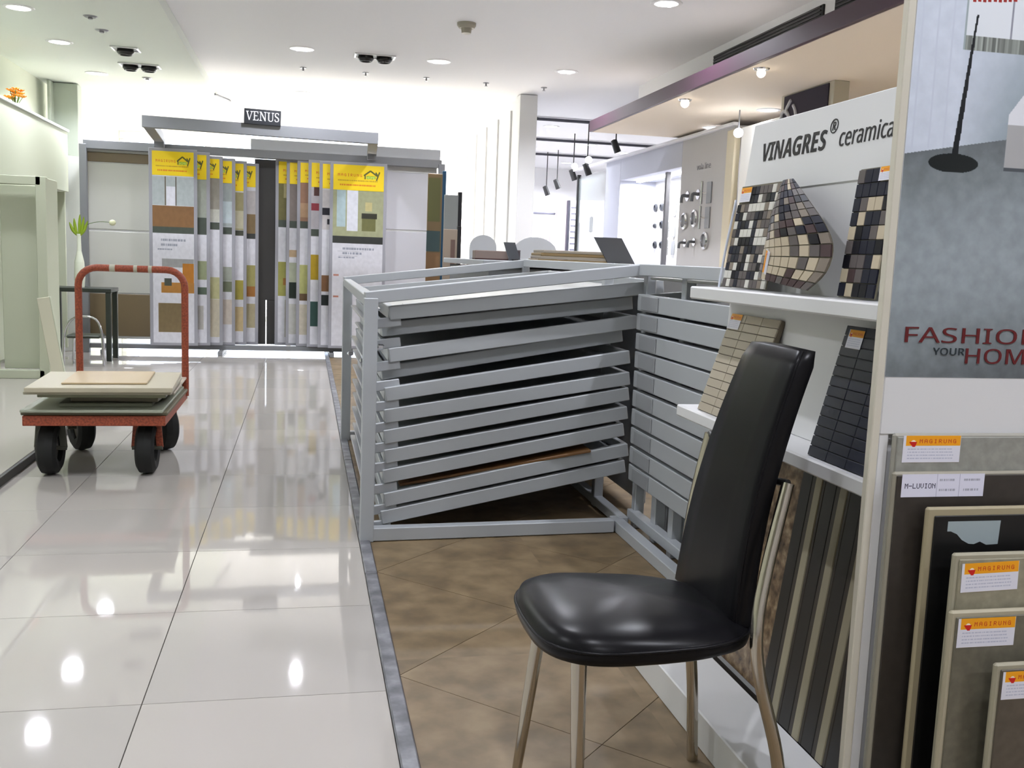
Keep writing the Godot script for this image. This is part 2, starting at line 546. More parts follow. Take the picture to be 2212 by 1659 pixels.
func build_ceiling_fittings() -> void:
	var e := 2.4
	# left row
	for z in [-11.07, -9.5, -8.25]:
		downlight(-2.13, LOW, z, "round recessed downlight in the lower ceiling along the left wall", e * 1.2, "left ceiling downlights")
	for z in [-6.2, -3.9, -1.6]:  # unseen lamps added to light the left side
		downlight(-2.13, LOW, z, "unseen round downlight added for light above the raised floor on the left", e * 1.2, "left ceiling downlights out of the view")
	# main ceiling
	for p in [[-0.05, -9.42], [1.22, -9.5], [2.47, -9.5]]:
		downlight(p[0], HIGH, p[1], "round recessed downlight in the row across the main ceiling before the leaf stand", e, "main ceiling downlights before the stand", 0.095, true)
	downlight(2.47, HIGH, -6.79, "single round recessed downlight beside the plum fascia", e, "", 0.095, true)
	for p in [[-0.05, -12.0], [1.0, -6.0], [0.3, -3.4], [2.0, -3.6], [0.3, -0.6], [2.0, -0.8], [0.3, 1.9]]:  # after the first, unseen lamps added to light the room
		downlight(p[0], HIGH, p[1], "round recessed downlight of the main ceiling out of the view", e, "other main ceiling downlights", 0.095, true)
	# soffit lamps
	for p in [[1480, 215, 0.035], [1645, 148, 0.03]]:
		var q := on_y(p[0], p[1], SOFFIT)
		var t := thing("spot_bulb", "small bright halogen bulb under the dropped beige ceiling", "ceiling light", q, "halogen bulbs under the soffit")
		part(t, "collar", lathe([Vector2(0.03, 0.0), Vector2(0.032, -0.012), Vector2(0.05, -0.01), Vector2(0.055, 0.0)]), mat("chrome", Color(0.83, 0.83, 0.84), 0.12, 1.0))
		var s := SphereMesh.new()
		s.radius = p[2]
		s.height = p[2] * 2
		s.radial_segments = 16
		s.rings = 8
		part(t, "bulb", s, glow("warm_bulb", Color(1, 0.95, 0.86), 7.0), at(0, -0.03, 0))
		var l := SpotLight3D.new()
		l.name = "bulb_light"
		t.add_child(l)
		l.position = Vector3(0, -0.03, 0)
		l.rotation_degrees.x = -90
		l.spot_angle = 70
		l.light_size = p[2]
		l.light_energy = 0.8
		l.spot_range = 30
		l.spot_attenuation = 2.0
		l.light_color = Color(1, 0.88, 0.7)
		l.shadow_enabled = true
	var hb := on_z(1595, 287, -7.95)
	var pb := thing("pendant_bulb", "bright bulb hanging on a short stem under the dropped ceiling by the fittings wall", "ceiling light", hb)
	part(pb, "stem", tube([Vector3(0, 0.03, 0), Vector3(0, SOFFIT - hb.y, 0)], 0.006, 6), mat("grey_metal", Color(0.55, 0.55, 0.57), 0.4, 0.3))
	var ps := SphereMesh.new()
	ps.radius = 0.04
	ps.height = 0.08
	part(pb, "bulb", ps, glow("pendant_glow", Color(0.97, 0.98, 1.0), 12.0))
	var pl := OmniLight3D.new()
	pl.name = "bulb_light"
	pb.add_child(pl)
	pl.light_size = 0.04
	pl.light_energy = 0.08
	pl.omni_range = 30
	pl.omni_attenuation = 2.0
	pl.shadow_enabled = true
	for p in [[1540, 275], [1660, 237]]:
		var q := on_y(p[0], p[1], SOFFIT)
		downlight(q.x, SOFFIT, q.z, "flat round downlight in the dropped beige ceiling", 3.0, "soffit downlights", 0.085)
	for p in [[3.9, -4.6], [3.6, -2.2], [3.4, 0.2]]:  # unseen lamps added so floor bounce brightens the soffit
		downlight(p[0], SOFFIT, p[1], "flat round unseen downlight added for light in the dropped ceiling behind the mosaic stand", 4.5, "soffit downlights out of view", 0.085)
	# twin spot boxes
	var twins := [[on_y(810, 121, HIGH), "square twin spot fitting with black lamps in the main ceiling"], [on_y(271, 105, LOW), "square single spot fitting with a black lamp in the left ceiling"], [on_y(302, 141, LOW), "square twin spot fitting with black lamps in the left ceiling"]]
	for k in 3:
		var t := thing("spot_fitting", twins[k][1], "ceiling light", twins[k][0])
		var two := k != 1
		var w := 0.36 if two else 0.22
		part(t, "frame", join([[bx(Vector3(w, 0.012, 0.02)), at(0, -0.006, 0.09)], [bx(Vector3(w, 0.012, 0.02)), at(0, -0.006, -0.09)], [bx(Vector3(0.02, 0.012, 0.2)), at(w * 0.5, -0.006, 0)], [bx(Vector3(0.02, 0.012, 0.2)), at(-w * 0.5, -0.006, 0)]]), mat("white_rim", Color.WHITE))
		part(t, "recess", bx(Vector3(w - 0.02, 0.006, 0.17)), mat("recess_grey", Color(0.35, 0.35, 0.36), 0.5), at(0, -0.003, 0))
		for s in ([-0.085, 0.085] if two else [0.0]):
			var h := part(t, "lamp_head", lathe([Vector2(0, 0), Vector2(0.07, 0), Vector2(0.075, -0.025), Vector2(0.055, -0.05), Vector2(0.05, -0.05), Vector2(0.04, -0.03), Vector2(0, -0.028)]), mat("black_metal", Color(0.04, 0.04, 0.04), 0.4), at(s, -0.008, 0))
			part(h, "reflector", disc(0.036, 0.004), mat("chrome", Color.WHITE), at(0, -0.036, 0))
	# smoke detector
	var sd := thing("smoke_detector", "beige domed smoke detector on the main ceiling", "smoke detector", on_y(1008, 50, HIGH))
	part(sd, "base", lathe([Vector2(0, 0), Vector2(0.075, 0), Vector2(0.075, -0.02), Vector2(0.06, -0.04), Vector2(0, -0.04)]), mat("aged_plastic", Color(0.62, 0.6, 0.54), 0.5))
	part(sd, "sensor_cap", lathe([Vector2(0, -0.04), Vector2(0.042, -0.04), Vector2(0.038, -0.078), Vector2(0, -0.08)]), mat("aged_plastic", Color.WHITE))
	# sprinklers and small spots
	for p in [[655, 146], [790, 157], [921, 168], [1050, 179], [1175, 189]]:
		var t := thing("sprinkler_head", "tiny grey sprinkler head in the row on the main ceiling", "sprinkler", on_y(p[0], p[1], HIGH), "sprinkler heads on the main ceiling")
		part(t, "rose", disc(0.032, 0.006), mat("grey_metal", Color(0.55, 0.55, 0.57), 0.4, 0.3), at(0, -0.006, 0))
		part(t, "deflector", lathe([Vector2(0, -0.006), Vector2(0.008, -0.006), Vector2(0.008, -0.03), Vector2(0.02, -0.034), Vector2(0, -0.036)], 12), mat("grey_metal", Color.WHITE))
	for p in [[318, 168], [195, 35], [220, 65]]:
		var t := thing("ceiling_rosette", "small flat grey rosette on the lower left ceiling", "ceiling fitting", on_y(p[0], p[1], LOW), "rosettes on the left ceiling")
		part(t, "plate", lathe([Vector2(0, -0.01), Vector2(0.04, -0.01), Vector2(0.055, 0)], 16), mat("grey_metal", Color.WHITE))
		part(t, "nozzle", disc(0.018, 0.014, 12), mat("grey_metal", Color.WHITE), at(0, -0.022, 0))
	# cable sticking out at the ceiling step
	var a := on_y(462, 190, HIGH)
	var w := part(self, "loose_cable", tube(curve([Vector3(-1.05, 2.93, a.z), Vector3(-1.0, 2.95, a.z - 0.3), Vector3(-0.94, 2.99, a.z - 0.9)], 8), 0.012, 6), mat("cable_grey", Color(0.3, 0.3, 0.32), 0.5))
	tag(w, "thin dark cable hanging at the step between the two ceilings", "cable")

func build_back_zone() -> void:
	var white := mat("frame_white", Color(0.88, 0.88, 0.88), 0.4)
	# glazed front: frame, mullions and panes
	var win := Node3D.new()
	win.name = "window_1"
	add_child(win)
	win.set_meta("kind", "structure")
	win.set_meta("label", "wide glazed shop front with white mullions letting daylight in")
	var glass := mat("clear_glass", Color(0.9, 0.95, 0.95, 0.08), 0.02)
	glass.transparency = BaseMaterial3D.TRANSPARENCY_ALPHA
	var x0 := -2.85
	var x1 := 2.33
	part(win, "sill", bx(Vector3(x1 - x0, 0.08, 0.14)), white, at((x0 + x1) * 0.5, 0.04, BACK))
	part(win, "head", bx(Vector3(x1 - x0, 0.12, 0.14)), white, at((x0 + x1) * 0.5, 2.85, BACK))
	var n := 4
	for k in n + 1:
		part(win, "mullion", bx(Vector3(0.07, 2.72, 0.12)), white, at(lerpf(x0 + 0.04, x1 - 0.04, k / float(n)), 1.43, BACK))
	for k in n:
		part(win, "pane", bx(Vector3((x1 - x0) / n - 0.08, 2.7, 0.01), 0.001), glass, at(lerpf(x0, x1, (k + 0.5) / n), 1.43, BACK))
	# pavement outside
	var pave := shell("floor_002", Vector3(40, 0.1, 30), Vector3(0, -0.2, BACK - 15.3), mat("pavement", Color(0.72, 0.71, 0.68), 0.9), "pale pavement outside the shop front")
	pave.name = "floor_002"
	# white partition on the right with vertical battens, and the square pillar at its near end
	shell("wall_partition", Vector3(0.1, 3.0, 8.45), Vector3(2.42, 1.5, -15.35), mat("bright_wall", Color(0.9, 0.9, 0.9), 0.7))
	var pw := get_node("wall_partition")
	for k in 6:
		wpart(pw, "batten", bx(Vector3(0.025, 2.9, 0.05)), white, at(2.36, 1.45, -11.6 - 0.8 * k))
	var p := thing("square_pillar", "white square pillar rising to the ceiling beyond the tray racks", "pillar", Vector3(2.43, 0, -11.05))
	part(p, "shaft", bx(Vector3(0.2, 2.99, 0.2), 0.006), mat("bright_wall", Color.WHITE), at(0, 1.5, 0))
	part(p, "skirting", bx(Vector3(0.22, 0.1, 0.22), 0.004), mat("frame_white", Color.WHITE), at(0, 0.05, 0))

# ---------------------------------------------------------------- sloped tray racks
func build_tray_racks() -> void:
	var paint := mat("rack_paint", Color(0.68, 0.695, 0.71), 0.36)
	var paint2 := mat("tray_paint", Color(0.66, 0.675, 0.685), 0.4)
	var dark := paint2
	var t := thing("tray_rack", "grey metal rack of sloping sliding trays beside the cream floor", "display rack", Vector3(0.237, 0, -5.0))
	var z0 := -3.94
	var z1 := -6.14
	for z in [z0, z1]:
		var e := bar(Vector3(0.258, 0, z), Vector3(0.258, 1.0, z), 0.056, 0.056)
		wpart(t, "post", e[0], paint, e[1])
		var zr: float = z - 0.5 if z == z0 else z - 0.08
		e = bar(Vector3(1.40, 0, zr), Vector3(1.40, 1.13, zr), 0.045, 0.045)
		wpart(t, "post", e[0], paint, e[1])
		e = bar(Vector3(0.235, 0.999, z), Vector3(1.43, 1.15, z - 0.1), 0.05, 0.05)
		wpart(t, "top_rail", e[0], paint, e[1])
		e = bar(Vector3(0.28, 0.03, z), Vector3(1.335, 0.03, z - 0.05), 0.05, 0.055)
		wpart(t, "foot_rail", e[0], paint, e[1])
	for s in [[0.255, 0.99, 0.0], [1.4, 1.15, -0.08], [1.4, 0.03, -0.06]]:
		var e := bar(Vector3(s[0], s[1], z0 + s[2] - 0.03), Vector3(s[0], s[1], z1 + s[2] + 0.03), 0.045, 0.045)
		wpart(t, "cross_rail", e[0], paint, e[1])
	var yl := [0.968, 0.894, 0.795, 0.713, 0.633, 0.543, 0.456, 0.374, 0.29, 0.19, 0.115]
	var yr := [1.11, 1.03, 0.951, 0.885, 0.795, 0.70, 0.631, 0.546, 0.47, 0.378, 0.303]
	var xr := [1.545, 1.43, 1.43, 1.39, 1.405, 1.41, 1.41, 1.408, 1.395, 1.42, 1.41]
	for k in 11:
		var xl: float = 0.325 + [0.01, -0.015, 0.012, -0.012, 0.0, 0.0, 0.0, 0.004, 0.0, 0.006, -0.005][k]
		var h := 0.058
		var za := -3.985 if k != 1 and k != 3 else -4.06
		var zb := -6.08
		var dz := -0.11
		var a := Vector3(xl, yl[k] - h * 0.5, za)
		var b := Vector3(xr[k], yr[k] - h * 0.5, za + dz)
		var c := Vector3(xl, yl[k] - h * 0.5, zb)
		var d := Vector3(xr[k], yr[k] - h * 0.5, zb + dz * 0.2)
		var o := wpart(t, "tray", join([bar(a, b, 0.03, h), bar(c, d, 0.03, h), bar(a + Vector3(0.012, 0, -0.012), c + Vector3(0.012, 0, 0.012), 0.028, h - 0.006), bar(b + Vector3(-0.012, 0, -0.012), d + Vector3(-0.012, 0, 0.012), 0.028, h - 0.006)]), paint2)
		var up := Vector3(0, -0.012, 0)
		var st := SurfaceTool.new()
		st.begin(Mesh.PRIMITIVE_TRIANGLES)
		var q := [a + up, b + up, d + up, c + up]
		var q2 := []
		for v in q:
			q2.append(v + Vector3(0, -0.008, 0))
		face(st, q, Vector3.UP)
		face(st, q2, Vector3.DOWN)
		var board := part(o, "tray_board", st.commit(), dark)
		if k == 0:
			board.material_override = mat("pale_board", Color(0.72, 0.72, 0.7), 0.35)
		# aisle-side grip and the runner seen past the post
		var g := bar(Vector3(xl - 0.03, yl[k] - 0.03, za - 0.25), Vector3(xl - 0.03, yl[k] - 0.03, zb + 0.25), 0.03, 0.012)
		part(o, "grip", g[0], mat("chrome_dull", Color(0.75, 0.76, 0.78), 0.3, 0.8), g[1])
		if k < 10:
			var ym: float = (yl[k] + yl[k + 1]) * 0.5 - 0.028
			var r := bar(Vector3(0.27, ym - 0.012, -3.99), Vector3(0.385, ym + 0.004, -4.0), 0.02, 0.04)
			wpart(t, "runner", r[0], paint, r[1])
	for r in [[Vector3(0.36, 0.06, -3.99), 0.0]]:
		var e := bar(r[0], Vector3(0.27, 0.05, -3.985), 0.02, 0.034)
		wpart(t, "runner", e[0], paint, e[1])
	# bright reflective brackets on the post
	for p in [[822, 749], [783, 778], [757, 763]]:
		var q := on_z(p[0], p[1], -3.98 if p[0] > 800 else -5.0)
		wpart(t, "bracket", bx(Vector3(0.03, 0.022, 0.03), 0.006), mat("chrome", Color.WHITE), at(q.x, q.y, q.z))
	wpart(t, "back_panel", bx(Vector3(0.02, 1.0, 1.85)), paint2, at(1.58, 0.55, -5.2))  # added behind the trays to block light and darken the gaps
	# beige tiles lying in the second lowest tray, catalogue strips in the top one
	var bt := thing("tile_sample", "brown wood-look tile lying in the second lowest tray of the sloping rack", "tile", Vector3.ZERO)
	var dir := (Vector3(1.42, 0.378, 0) - Vector3(0.325, 0.19, 0)).normalized()
	var mid := Vector3(0.325, 0.17, -4.12) + dir * 0.5
	part(bt, "slab", bx(Vector3(0.85, 0.012, 0.16), 0.002), mat("wood_tile", Color(0.44, 0.31, 0.17), 0.45), Transform3D(Basis(dir, Vector3(-dir.y, dir.x, 0), Vector3.BACK), mid + Vector3(0, 0.025, 0)))
	var tone := [Color(0.72, 0.72, 0.7), Color(0.45, 0.36, 0.31), Color(0.36, 0.34, 0.31)]
	dir = (Vector3(1.545, 1.11, 0) - Vector3(0.325, 0.968, 0)).normalized()
	for k in 3:
		var pos: Vector3 = Vector3(0.325, 0.95, -4.11) + dir * [0.16, 0.34, 0.45][k]
		var bs := thing("sample_chip", ["pale sample strip in the top tray near the post", "reddish brown sample strip in the top tray", "short dark sample strip in the top tray"][k], "tile", pos)
		part(bs, "slab", bx(Vector3([0.16, 0.08, 0.06][k], 0.01, 0.1), 0.002), mat("chip%d" % k, tone[k], 0.3), Transform3D(Basis(dir, Vector3(-dir.y, dir.x, 0), Vector3.BACK), Vector3(0, 0.006, 0)))

	# second rack: tray fronts along z at x = 1.42
	var r2 := thing("tray_rack", "grey metal rack of stacked trays standing behind the mosaic stand", "display rack", Vector3(1.43, 0, -3.3))
	var za := -4.03
	var zn := -2.78
	var ys := [1.12, 1.038, 0.955, 0.87, 0.79, 0.705, 0.62, 0.538, 0.455, 0.37, 0.29]
	for k in 11:
		var h := 0.071
		var y: float = ys[k] - 0.028
		if k == 0:
			continue
		var o := wpart(r2, "tray", join([bar(Vector3(1.425, y, za), Vector3(1.425, y, zn), 0.03, h), bar(Vector3(1.44, y, za + 0.02), Vector3(2.5, y + 0.1, za + 0.02), 0.03, h), bar(Vector3(1.44, y, zn - 0.02), Vector3(2.5, y + 0.1, zn - 0.02), 0.03, h)]), paint2)
		var bd := bar(Vector3(1.44, y - 0.02, (za + zn) * 0.5), Vector3(2.5, y + 0.08, (za + zn) * 0.5), za * -1.0 + zn - 0.04, 0.006)
		part(o, "tray_board", bd[0], dark, bd[1])
		part(o, "label_holder", bx(Vector3(0.006, 0.06, 0.2), 0.002), mat("holder_grey", Color(0.57, 0.58, 0.59), 0.4), at(1.407, y, za + 0.16))
	for z in [za - 0.02, (za + zn) * 0.5 - 0.2, zn]:
		for x in [1.45, 2.45]:
			wpart(r2, "leg", bx(Vector3(0.045, 1.14, 0.045)), paint, at(x + 0.02, 0.57, z))
	for z in [-3.82, -3.62]:
		wpart(r2, "leg", bx(Vector3(0.05, 0.28, 0.05)), paint, at(1.48, 0.14, z))
	for s in [[1.37, 0.025, 0.05], [1.45, 0.06, 0.045], [1.43, 1.15, 0.05], [2.45, 1.2, 0.05]]:
		var e := bar(Vector3(s[0], s[1], za - 0.04), Vector3(s[0], s[1], zn), s[2], s[2])
		wpart(r2, "long_rail", e[0], paint, e[1])
	wpart(r2, "back_panel", bx(Vector3(0.02, 0.26, 1.2)), paint2, at(1.54, 0.15, -3.4))  # panel added to keep light out below the trays
	wpart(r2, "top_sheet", bx(Vector3(1.0, 0.012, 1.2)), mat("pale_board", Color.WHITE), Transform3D(Basis(Vector3.BACK, 0.05), Vector3(1.95, 1.14, -3.4)))

# ---------------------------------------------------------------- mosaic stand
func panel_x(y: float) -> float:
	return 1.2 + (y - 1.12) * 0.13
# a flat sample leaning on the stand: local x runs along +z, local y up the slope, local z towards the aisle
func lean(bottom: Vector3, top: Vector3) -> Transform3D:
	var up := (top - bottom).normalized()
	var x := Vector3(0, 0, 1)
	return Transform3D(Basis(x, up, x.cross(up).normalized()), bottom)

func build_mosaic_stand() -> void:
	var white := mat("melamine", Color(0.84, 0.84, 0.84), 0.4)
	var t := thing("mosaic_stand", "white sloping display stand lettered VINAGRES ceramica with two shelves", "display stand", Vector3(1.1, 0, -2.2))
	var za := -2.69
	var zb := -1.724
	var zc := (za + zb) * 0.5
	var le := zb - za
	# plinth with a raised kerb
	wpart(t, "plinth", bx(Vector3(0.17, 0.09, 1.0), 0.003), white, at(1.045, 0.045, -2.225))
	wpart(t, "plinth_back", bx(Vector3(0.22, 0.05, 1.0), 0.003), mat("plinth_brown", Color(0.2, 0.16, 0.12), 0.6), at(1.245, 0.025, -2.225))
	# leaning back panel in two heights: the header is narrower at its far end
	var low := lean(Vector3(1.165, 0.05, za), Vector3(1.255, 0.74, za))
	wpart(t, "lower_panel", bx(Vector3(le, 0.69, 0.02), 0.003), white, low * at(le * 0.5, 0.345, -0.03))
	var up := lean(Vector3(panel_x(0.76) + 0.05, 0.762, za), Vector3(panel_x(1.4) - 0.006, 1.4, za))
	wpart(t, "back_panel", bx(Vector3(le, 0.64, 0.02), 0.003), white, up * at(le * 0.5, 0.32, -0.02))
	var hd := lean(Vector3(panel_x(1.4), 1.385, za + 0.02), Vector3(panel_x(1.58), 1.585, za + 0.02))
	var head := wpart(t, "header", bx(Vector3(le - 0.02, 0.2, 0.03), 0.003), white, hd * at(le * 0.5 - 0.01, 0.1, -0.015))
	var ink := mat("print_ink", Color(0.05, 0.035, 0.045), 0.5)
	var base := t.transform.affine_inverse() * hd
	lettering(t, "lettering", "VINAGRES", 0.345, 0.05, ink, base * at(-2.588 - za - 0.02, 0.088, 0.0005), "Droid Sans", 700, true)
	lettering(t, "lettering", "®", 0.035, 0.035, ink, base * at(-2.232 - za - 0.02, 0.125, 0.0005), "Droid Sans", 400, true)
	lettering(t, "lettering", "ceramica", 0.222, 0.045, ink, base * at(-2.178 - za - 0.02, 0.088, 0.0005), "Droid Sans", 400, true)
	# shelves
	wpart(t, "shelf", bx(Vector3(0.12, 0.036, le), 0.004), white, at(1.16, 1.1, zc))
	wpart(t, "shelf", bx(Vector3(0.17, 0.034, le + 0.05), 0.004), white, at(1.185, 0.745, zc - 0.025))
	wpart(t, "post", bx(Vector3(0.03, 1.35, 0.02), 0.003), white, at(1.29, 0.7, za - 0.012))

	var label := print_mat(price_label_image(), 0.45)
	# --- right mosaic sheet: 9 rows of chips
	var chips := [mat("chip_navy", Color(0.12, 0.125, 0.18), 0.4), mat("chip_black", Color(0.085, 0.08, 0.11), 0.4), mat("chip_grey", Color(0.37, 0.345, 0.34), 0.4), mat("chip_cream", Color(0.74, 0.69, 0.6), 0.4), mat("chip_brown", Color(0.29, 0.23, 0.235), 0.4), mat("chip_taupe", Color(0.5, 0.46, 0.42), 0.4), mat("chip_white", Color(0.82, 0.81, 0.78), 0.3)]
	for cm in chips:
		cm.metallic_specular = 0.3
	var grout := mat("mosaic_net", Color(0.42, 0.4, 0.33), 0.7)
	var ms := thing("mosaic_sheet", "narrow black and cream mosaic sheet leaning upright beside the poster board", "tile sample", Vector3(1.15, 1.12, -1.9))
	var mx := lean(Vector3(1.168, 1.121, -1.995), Vector3(1.205, 1.4, -1.955))
	mx.basis = Basis(Vector3(0, 0, 1), (Vector3(1.205, 1.4, -2.0) - Vector3(1.168, 1.121, -1.99)).normalized(), Vector3(-1, 0.13, 0).normalized())
	wpart(ms, "net", bx(Vector3(0.146, 0.285, 0.004), 0.001), grout, mx * at(0.075, 0.143, -0.002))
	var rows := ["00L", "nnnnnn", "ngccn", "ncnng", "cnngc", "gnnnn", "nggnc", "cngnn", "ncnnnn"]
	var pat := [[2, 0, 0, -2, -2], [0, 0, 0, 0, 0], [0, 2, 3, 3, 1], [0, 3, 0, 0, 2], [3, 1, 0, 2, 3], [2, 1, 0, 0, 1], [1, 2, 2, 0, 3], [3, 4, 2, 0, 0], [0, 3, 1, 1, 0]]
	var cw := 0.0285
	var ch := 0.0313
	for r in 9:
		for c in 5:
			var k: int = pat[r][c]
			if k < 0:
				continue
			wpart(ms, "mosaic_chip", bx(Vector3(cw - 0.0016, ch - 0.0018, 0.005), 0.0008), chips[k], mx * at(0.003 + cw * (c + 0.5), 0.283 - ch * (r + 0.5), 0.002))
	var pl := wpart(ms, "price_label", quad(0.056, 0.03), label, mx * at(0.116, 0.268, 0.006))
	pl.set_meta("label", "orange and white price label")
	# --- left mosaic sheet, flat part
	var fl := thing("mosaic_sheet", "flat black and white mosaic sheet in glossy wrap on the upper shelf", "tile sample", Vector3(1.17, 1.12, -2.5))
	var fx := Transform3D(Basis(Vector3(0, 0, 1), Vector3(0.07, 1, 0.17).normalized(), Vector3(-1, 0.07, 0).normalized()), Vector3(1.178, 1.119, -2.64))
	wpart(fl, "net", bx(Vector3(0.27, 0.285, 0.004), 0.001), grout, fx * at(0.135, 0.145, -0.002))
	var r2 := RandomNumberGenerator.new()
	r2.seed = 31
	for r in 12:
		for c in 11:
			if r < 2 and c < 3:
				continue
			var k: int = [0, 1, 2, 6, 5, 0, 6, 2, 1, 6, 0][r2.randi() % 11]
			wpart(fl, "mosaic_chip", bx(Vector3(0.0228, 0.0218, 0.005), 0.0008), chips[k], fx * at(0.003 + 0.0242 * (c + 0.5), 0.283 - 0.0233 * (r + 0.5), 0.002))
	wpart(fl, "price_label", quad(0.066, 0.04), label, fx * at(0.045, 0.262, 0.006))
	var wrap := mat("clear_wrap", Color(0.95, 0.95, 0.97, 0.12), 0.05)
	wrap.transparency = BaseMaterial3D.TRANSPARENCY_ALPHA
	wpart(fl, "wrap_edge", tube(curve([fx * Vector3(-0.006, 0.0, 0.008), fx * Vector3(-0.002, 0.12, 0.012), fx * Vector3(-0.006, 0.25, 0.008)], 10), 0.0035, 6), mat("wrap_gloss", Color(0.85, 0.87, 0.92), 0.08))
	# --- curled mosaic sheet bulging off the shelf
	var cu := thing("mosaic_sheet", "curled black and cream mosaic sheet bulging forward on the upper shelf", "tile sample", Vector3(1.14, 1.12, -2.2))
	var lcurve := Curve3D.new()
	for p in [on_x(1696, 392, 1.19), on_x(1672, 470, 1.178), on_x(1652, 545, 1.162), on_x(1640, 600, 1.145)]:
		lcurve.add_point(p)
	var rc := curve([on_x(1716, 388, 1.185), on_x(1748, 432, 1.165), on_x(1788, 492, 1.15), on_x(1801, 540, 1.145), on_x(1785, 590, 1.135), on_x(1745, 628, 1.125)], 24)
	var nr := 13
	var nc := 9
	var surf := func(s: float, u: float) -> Vector3:
		var a: Vector3 = lcurve.sample_baked(lcurve.get_baked_length() * u)
		var k := u * 24.0
		var i := mini(int(k), 23)
		var b: Vector3 = (rc[i] as Vector3).lerp(rc[i + 1], k - i)
		var bulge := sin(PI * pow(s, 0.8)) * 0.022 * (0.4 + sin(PI * u))
		return a.lerp(b, s) + Vector3(-bulge, 0, 0)
	var g := []
	for i in nr * 2 + 1:
		var row := []
		for j in nc * 2 + 1:
			row.append(surf.call(float(j) / (nc * 2), float(i) / (nr * 2)))
		g.append(row)
	wpart(cu, "net", loft(g, false), grout)
	for i in nr:
		for j in nc:
			var s0 := (j + 0.06) / nc
			var s1 := (j + 0.94) / nc
			var u0 := (i + 0.05) / nr
			var u1 := (i + 0.95) / nr
			var q := [surf.call(s0, u0), surf.call(s1, u0), surf.call(s1, u1), surf.call(s0, u1)]
			var nn: Vector3 = (q[1] - q[0]).cross(q[2] - q[0]).normalized()
			if nn.x > 0:
				nn = -nn
			var st := SurfaceTool.new()
			st.begin(Mesh.PRIMITIVE_TRIANGLES)
			var top := []
			for v in q:
				top.append(v + nn * 0.0045)
			face(st, top, nn)
			var cc: Vector3 = (q[0] + q[2]) * 0.5
			for e in 4:
				var e2 := (e + 1) % 4
				face(st, [top[e], top[e2], q[e2], q[e]], (q[e] + q[e2]) * 0.5 - cc)
			var k: int
			if i > 7 and j < 7:
				k = [3, 3, 3, 2, 3, 4][r2.randi() % 6]
			else:
				k = [0, 1, 2, 4, 3, 2, 0, 5][r2.randi() % 8]
			wpart(cu, "mosaic_chip", st.commit(), chips[k])
	wpart(cu, "price_label", quad(0.062, 0.022), label, Transform3D(Basis(Vector3(0.05, -0.75, -0.3).normalized(), Vector3(0, 0.3, -0.75).normalized(), Vector3(-1, 0, 0)).orthonormalized(), on_x(1655, 566, 1.128)))
	# --- beige sample on the lower shelf
	var bs := thing("tile_board", "beige grid tile board leaning on the lower shelf behind the black chair", "tile sample", Vector3(1.15, 0.76, -2.5))
	var bl := lean(Vector3(1.125, 0.763, -2.637), Vector3(1.215, 1.045, -2.637))
	var bw := 0.3
	var bh := 0.296
	wpart(bs, "backing", bx(Vector3(bw, bh, 0.014), 0.002), mat("beige_grout", Color(0.44, 0.4, 0.34), 0.7), bl * at(bw * 0.5, bh * 0.5, -0.008))
	var beige := mat("beige_tile", Color(0.65, 0.61, 0.54), 0.35)
	for r in 12:
		for c in 3:
			wpart(bs, "tile", bx(Vector3(bw / 3 - 0.002, bh / 12 - 0.002, 0.004), 0.0008), beige, bl * at(bw / 3 * (c + 0.5), bh / 12 * (r + 0.5), 0.0005))
	wpart(bs, "price_label", quad(0.075, 0.045), label, bl * at(0.04, bh - 0.024, 0.004))
	# --- dark sample
	var ds := thing("tile_board", "dark slate blue tile board leaning on the lower shelf next to the poster board", "tile sample", Vector3(1.15, 0.76, -1.9))
	var dl := lean(Vector3(1.12, 0.763, -1.985), Vector3(1.195, 1.06, -1.985))
	var dw := 0.235
	var dh := 0.305
	wpart(ds, "backing", bx(Vector3(dw, dh, 0.012), 0.002), mat("slate_grout", Color(0.36, 0.37, 0.37), 0.7), dl * at(dw * 0.5, dh * 0.5, -0.007))
	var slate := mat("slate_tile", Color(0.12, 0.13, 0.19), 0.45)
	for r in 13:
		var off := 0.0 if r % 2 == 0 else 0.5
		for c in 3:
			wpart(ds, "tile", bx(Vector3(dw / 3 - 0.002, dh / 13 - 0.0018, 0.004), 0.0008), slate, dl * at(dw / 3 * (c + 0.5), dh / 13 * (r + 0.5), 0.0005))
	wpart(ds, "price_label", quad(0.06, 0.042), label, dl * at(0.05, dh - 0.03, 0.004))
	# --- tall samples under the lower shelf: brown marble slab and striped planks
	var up0 := Vector3(1.135, 0.09, 0)
	var up1 := Vector3(1.215, 0.72, 0)
	var stone := noise_mat("brown_marble", [Color(0.24, 0.18, 0.12), Color(0.42, 0.34, 0.25), Color(0.6, 0.52, 0.41)], 0.02, 2.2, 0.25, 41)
	var mb := thing("marble_slab", "brown veined marble slab leaning under the lower shelf behind the chair", "tile sample", Vector3(1.15, 0.09, -2.4))
	wpart(mb, "slab", bx(Vector3(0.5, 0.63, 0.014), 0.003), stone, lean(up0 + Vector3(0.02, 0, -2.66), up1 + Vector3(0.02, 0, -2.66)) * at(0.25, 0.315, -0.008))
	var dk := mat("plank_dark", Color(0.1, 0.085, 0.075), 0.4)
	var lt := mat("plank_light", Color(0.6, 0.57, 0.48), 0.4)
	var mid := mat("plank_mid", Color(0.2, 0.175, 0.15), 0.4)
	var zz := -2.15
	var k2 := 0
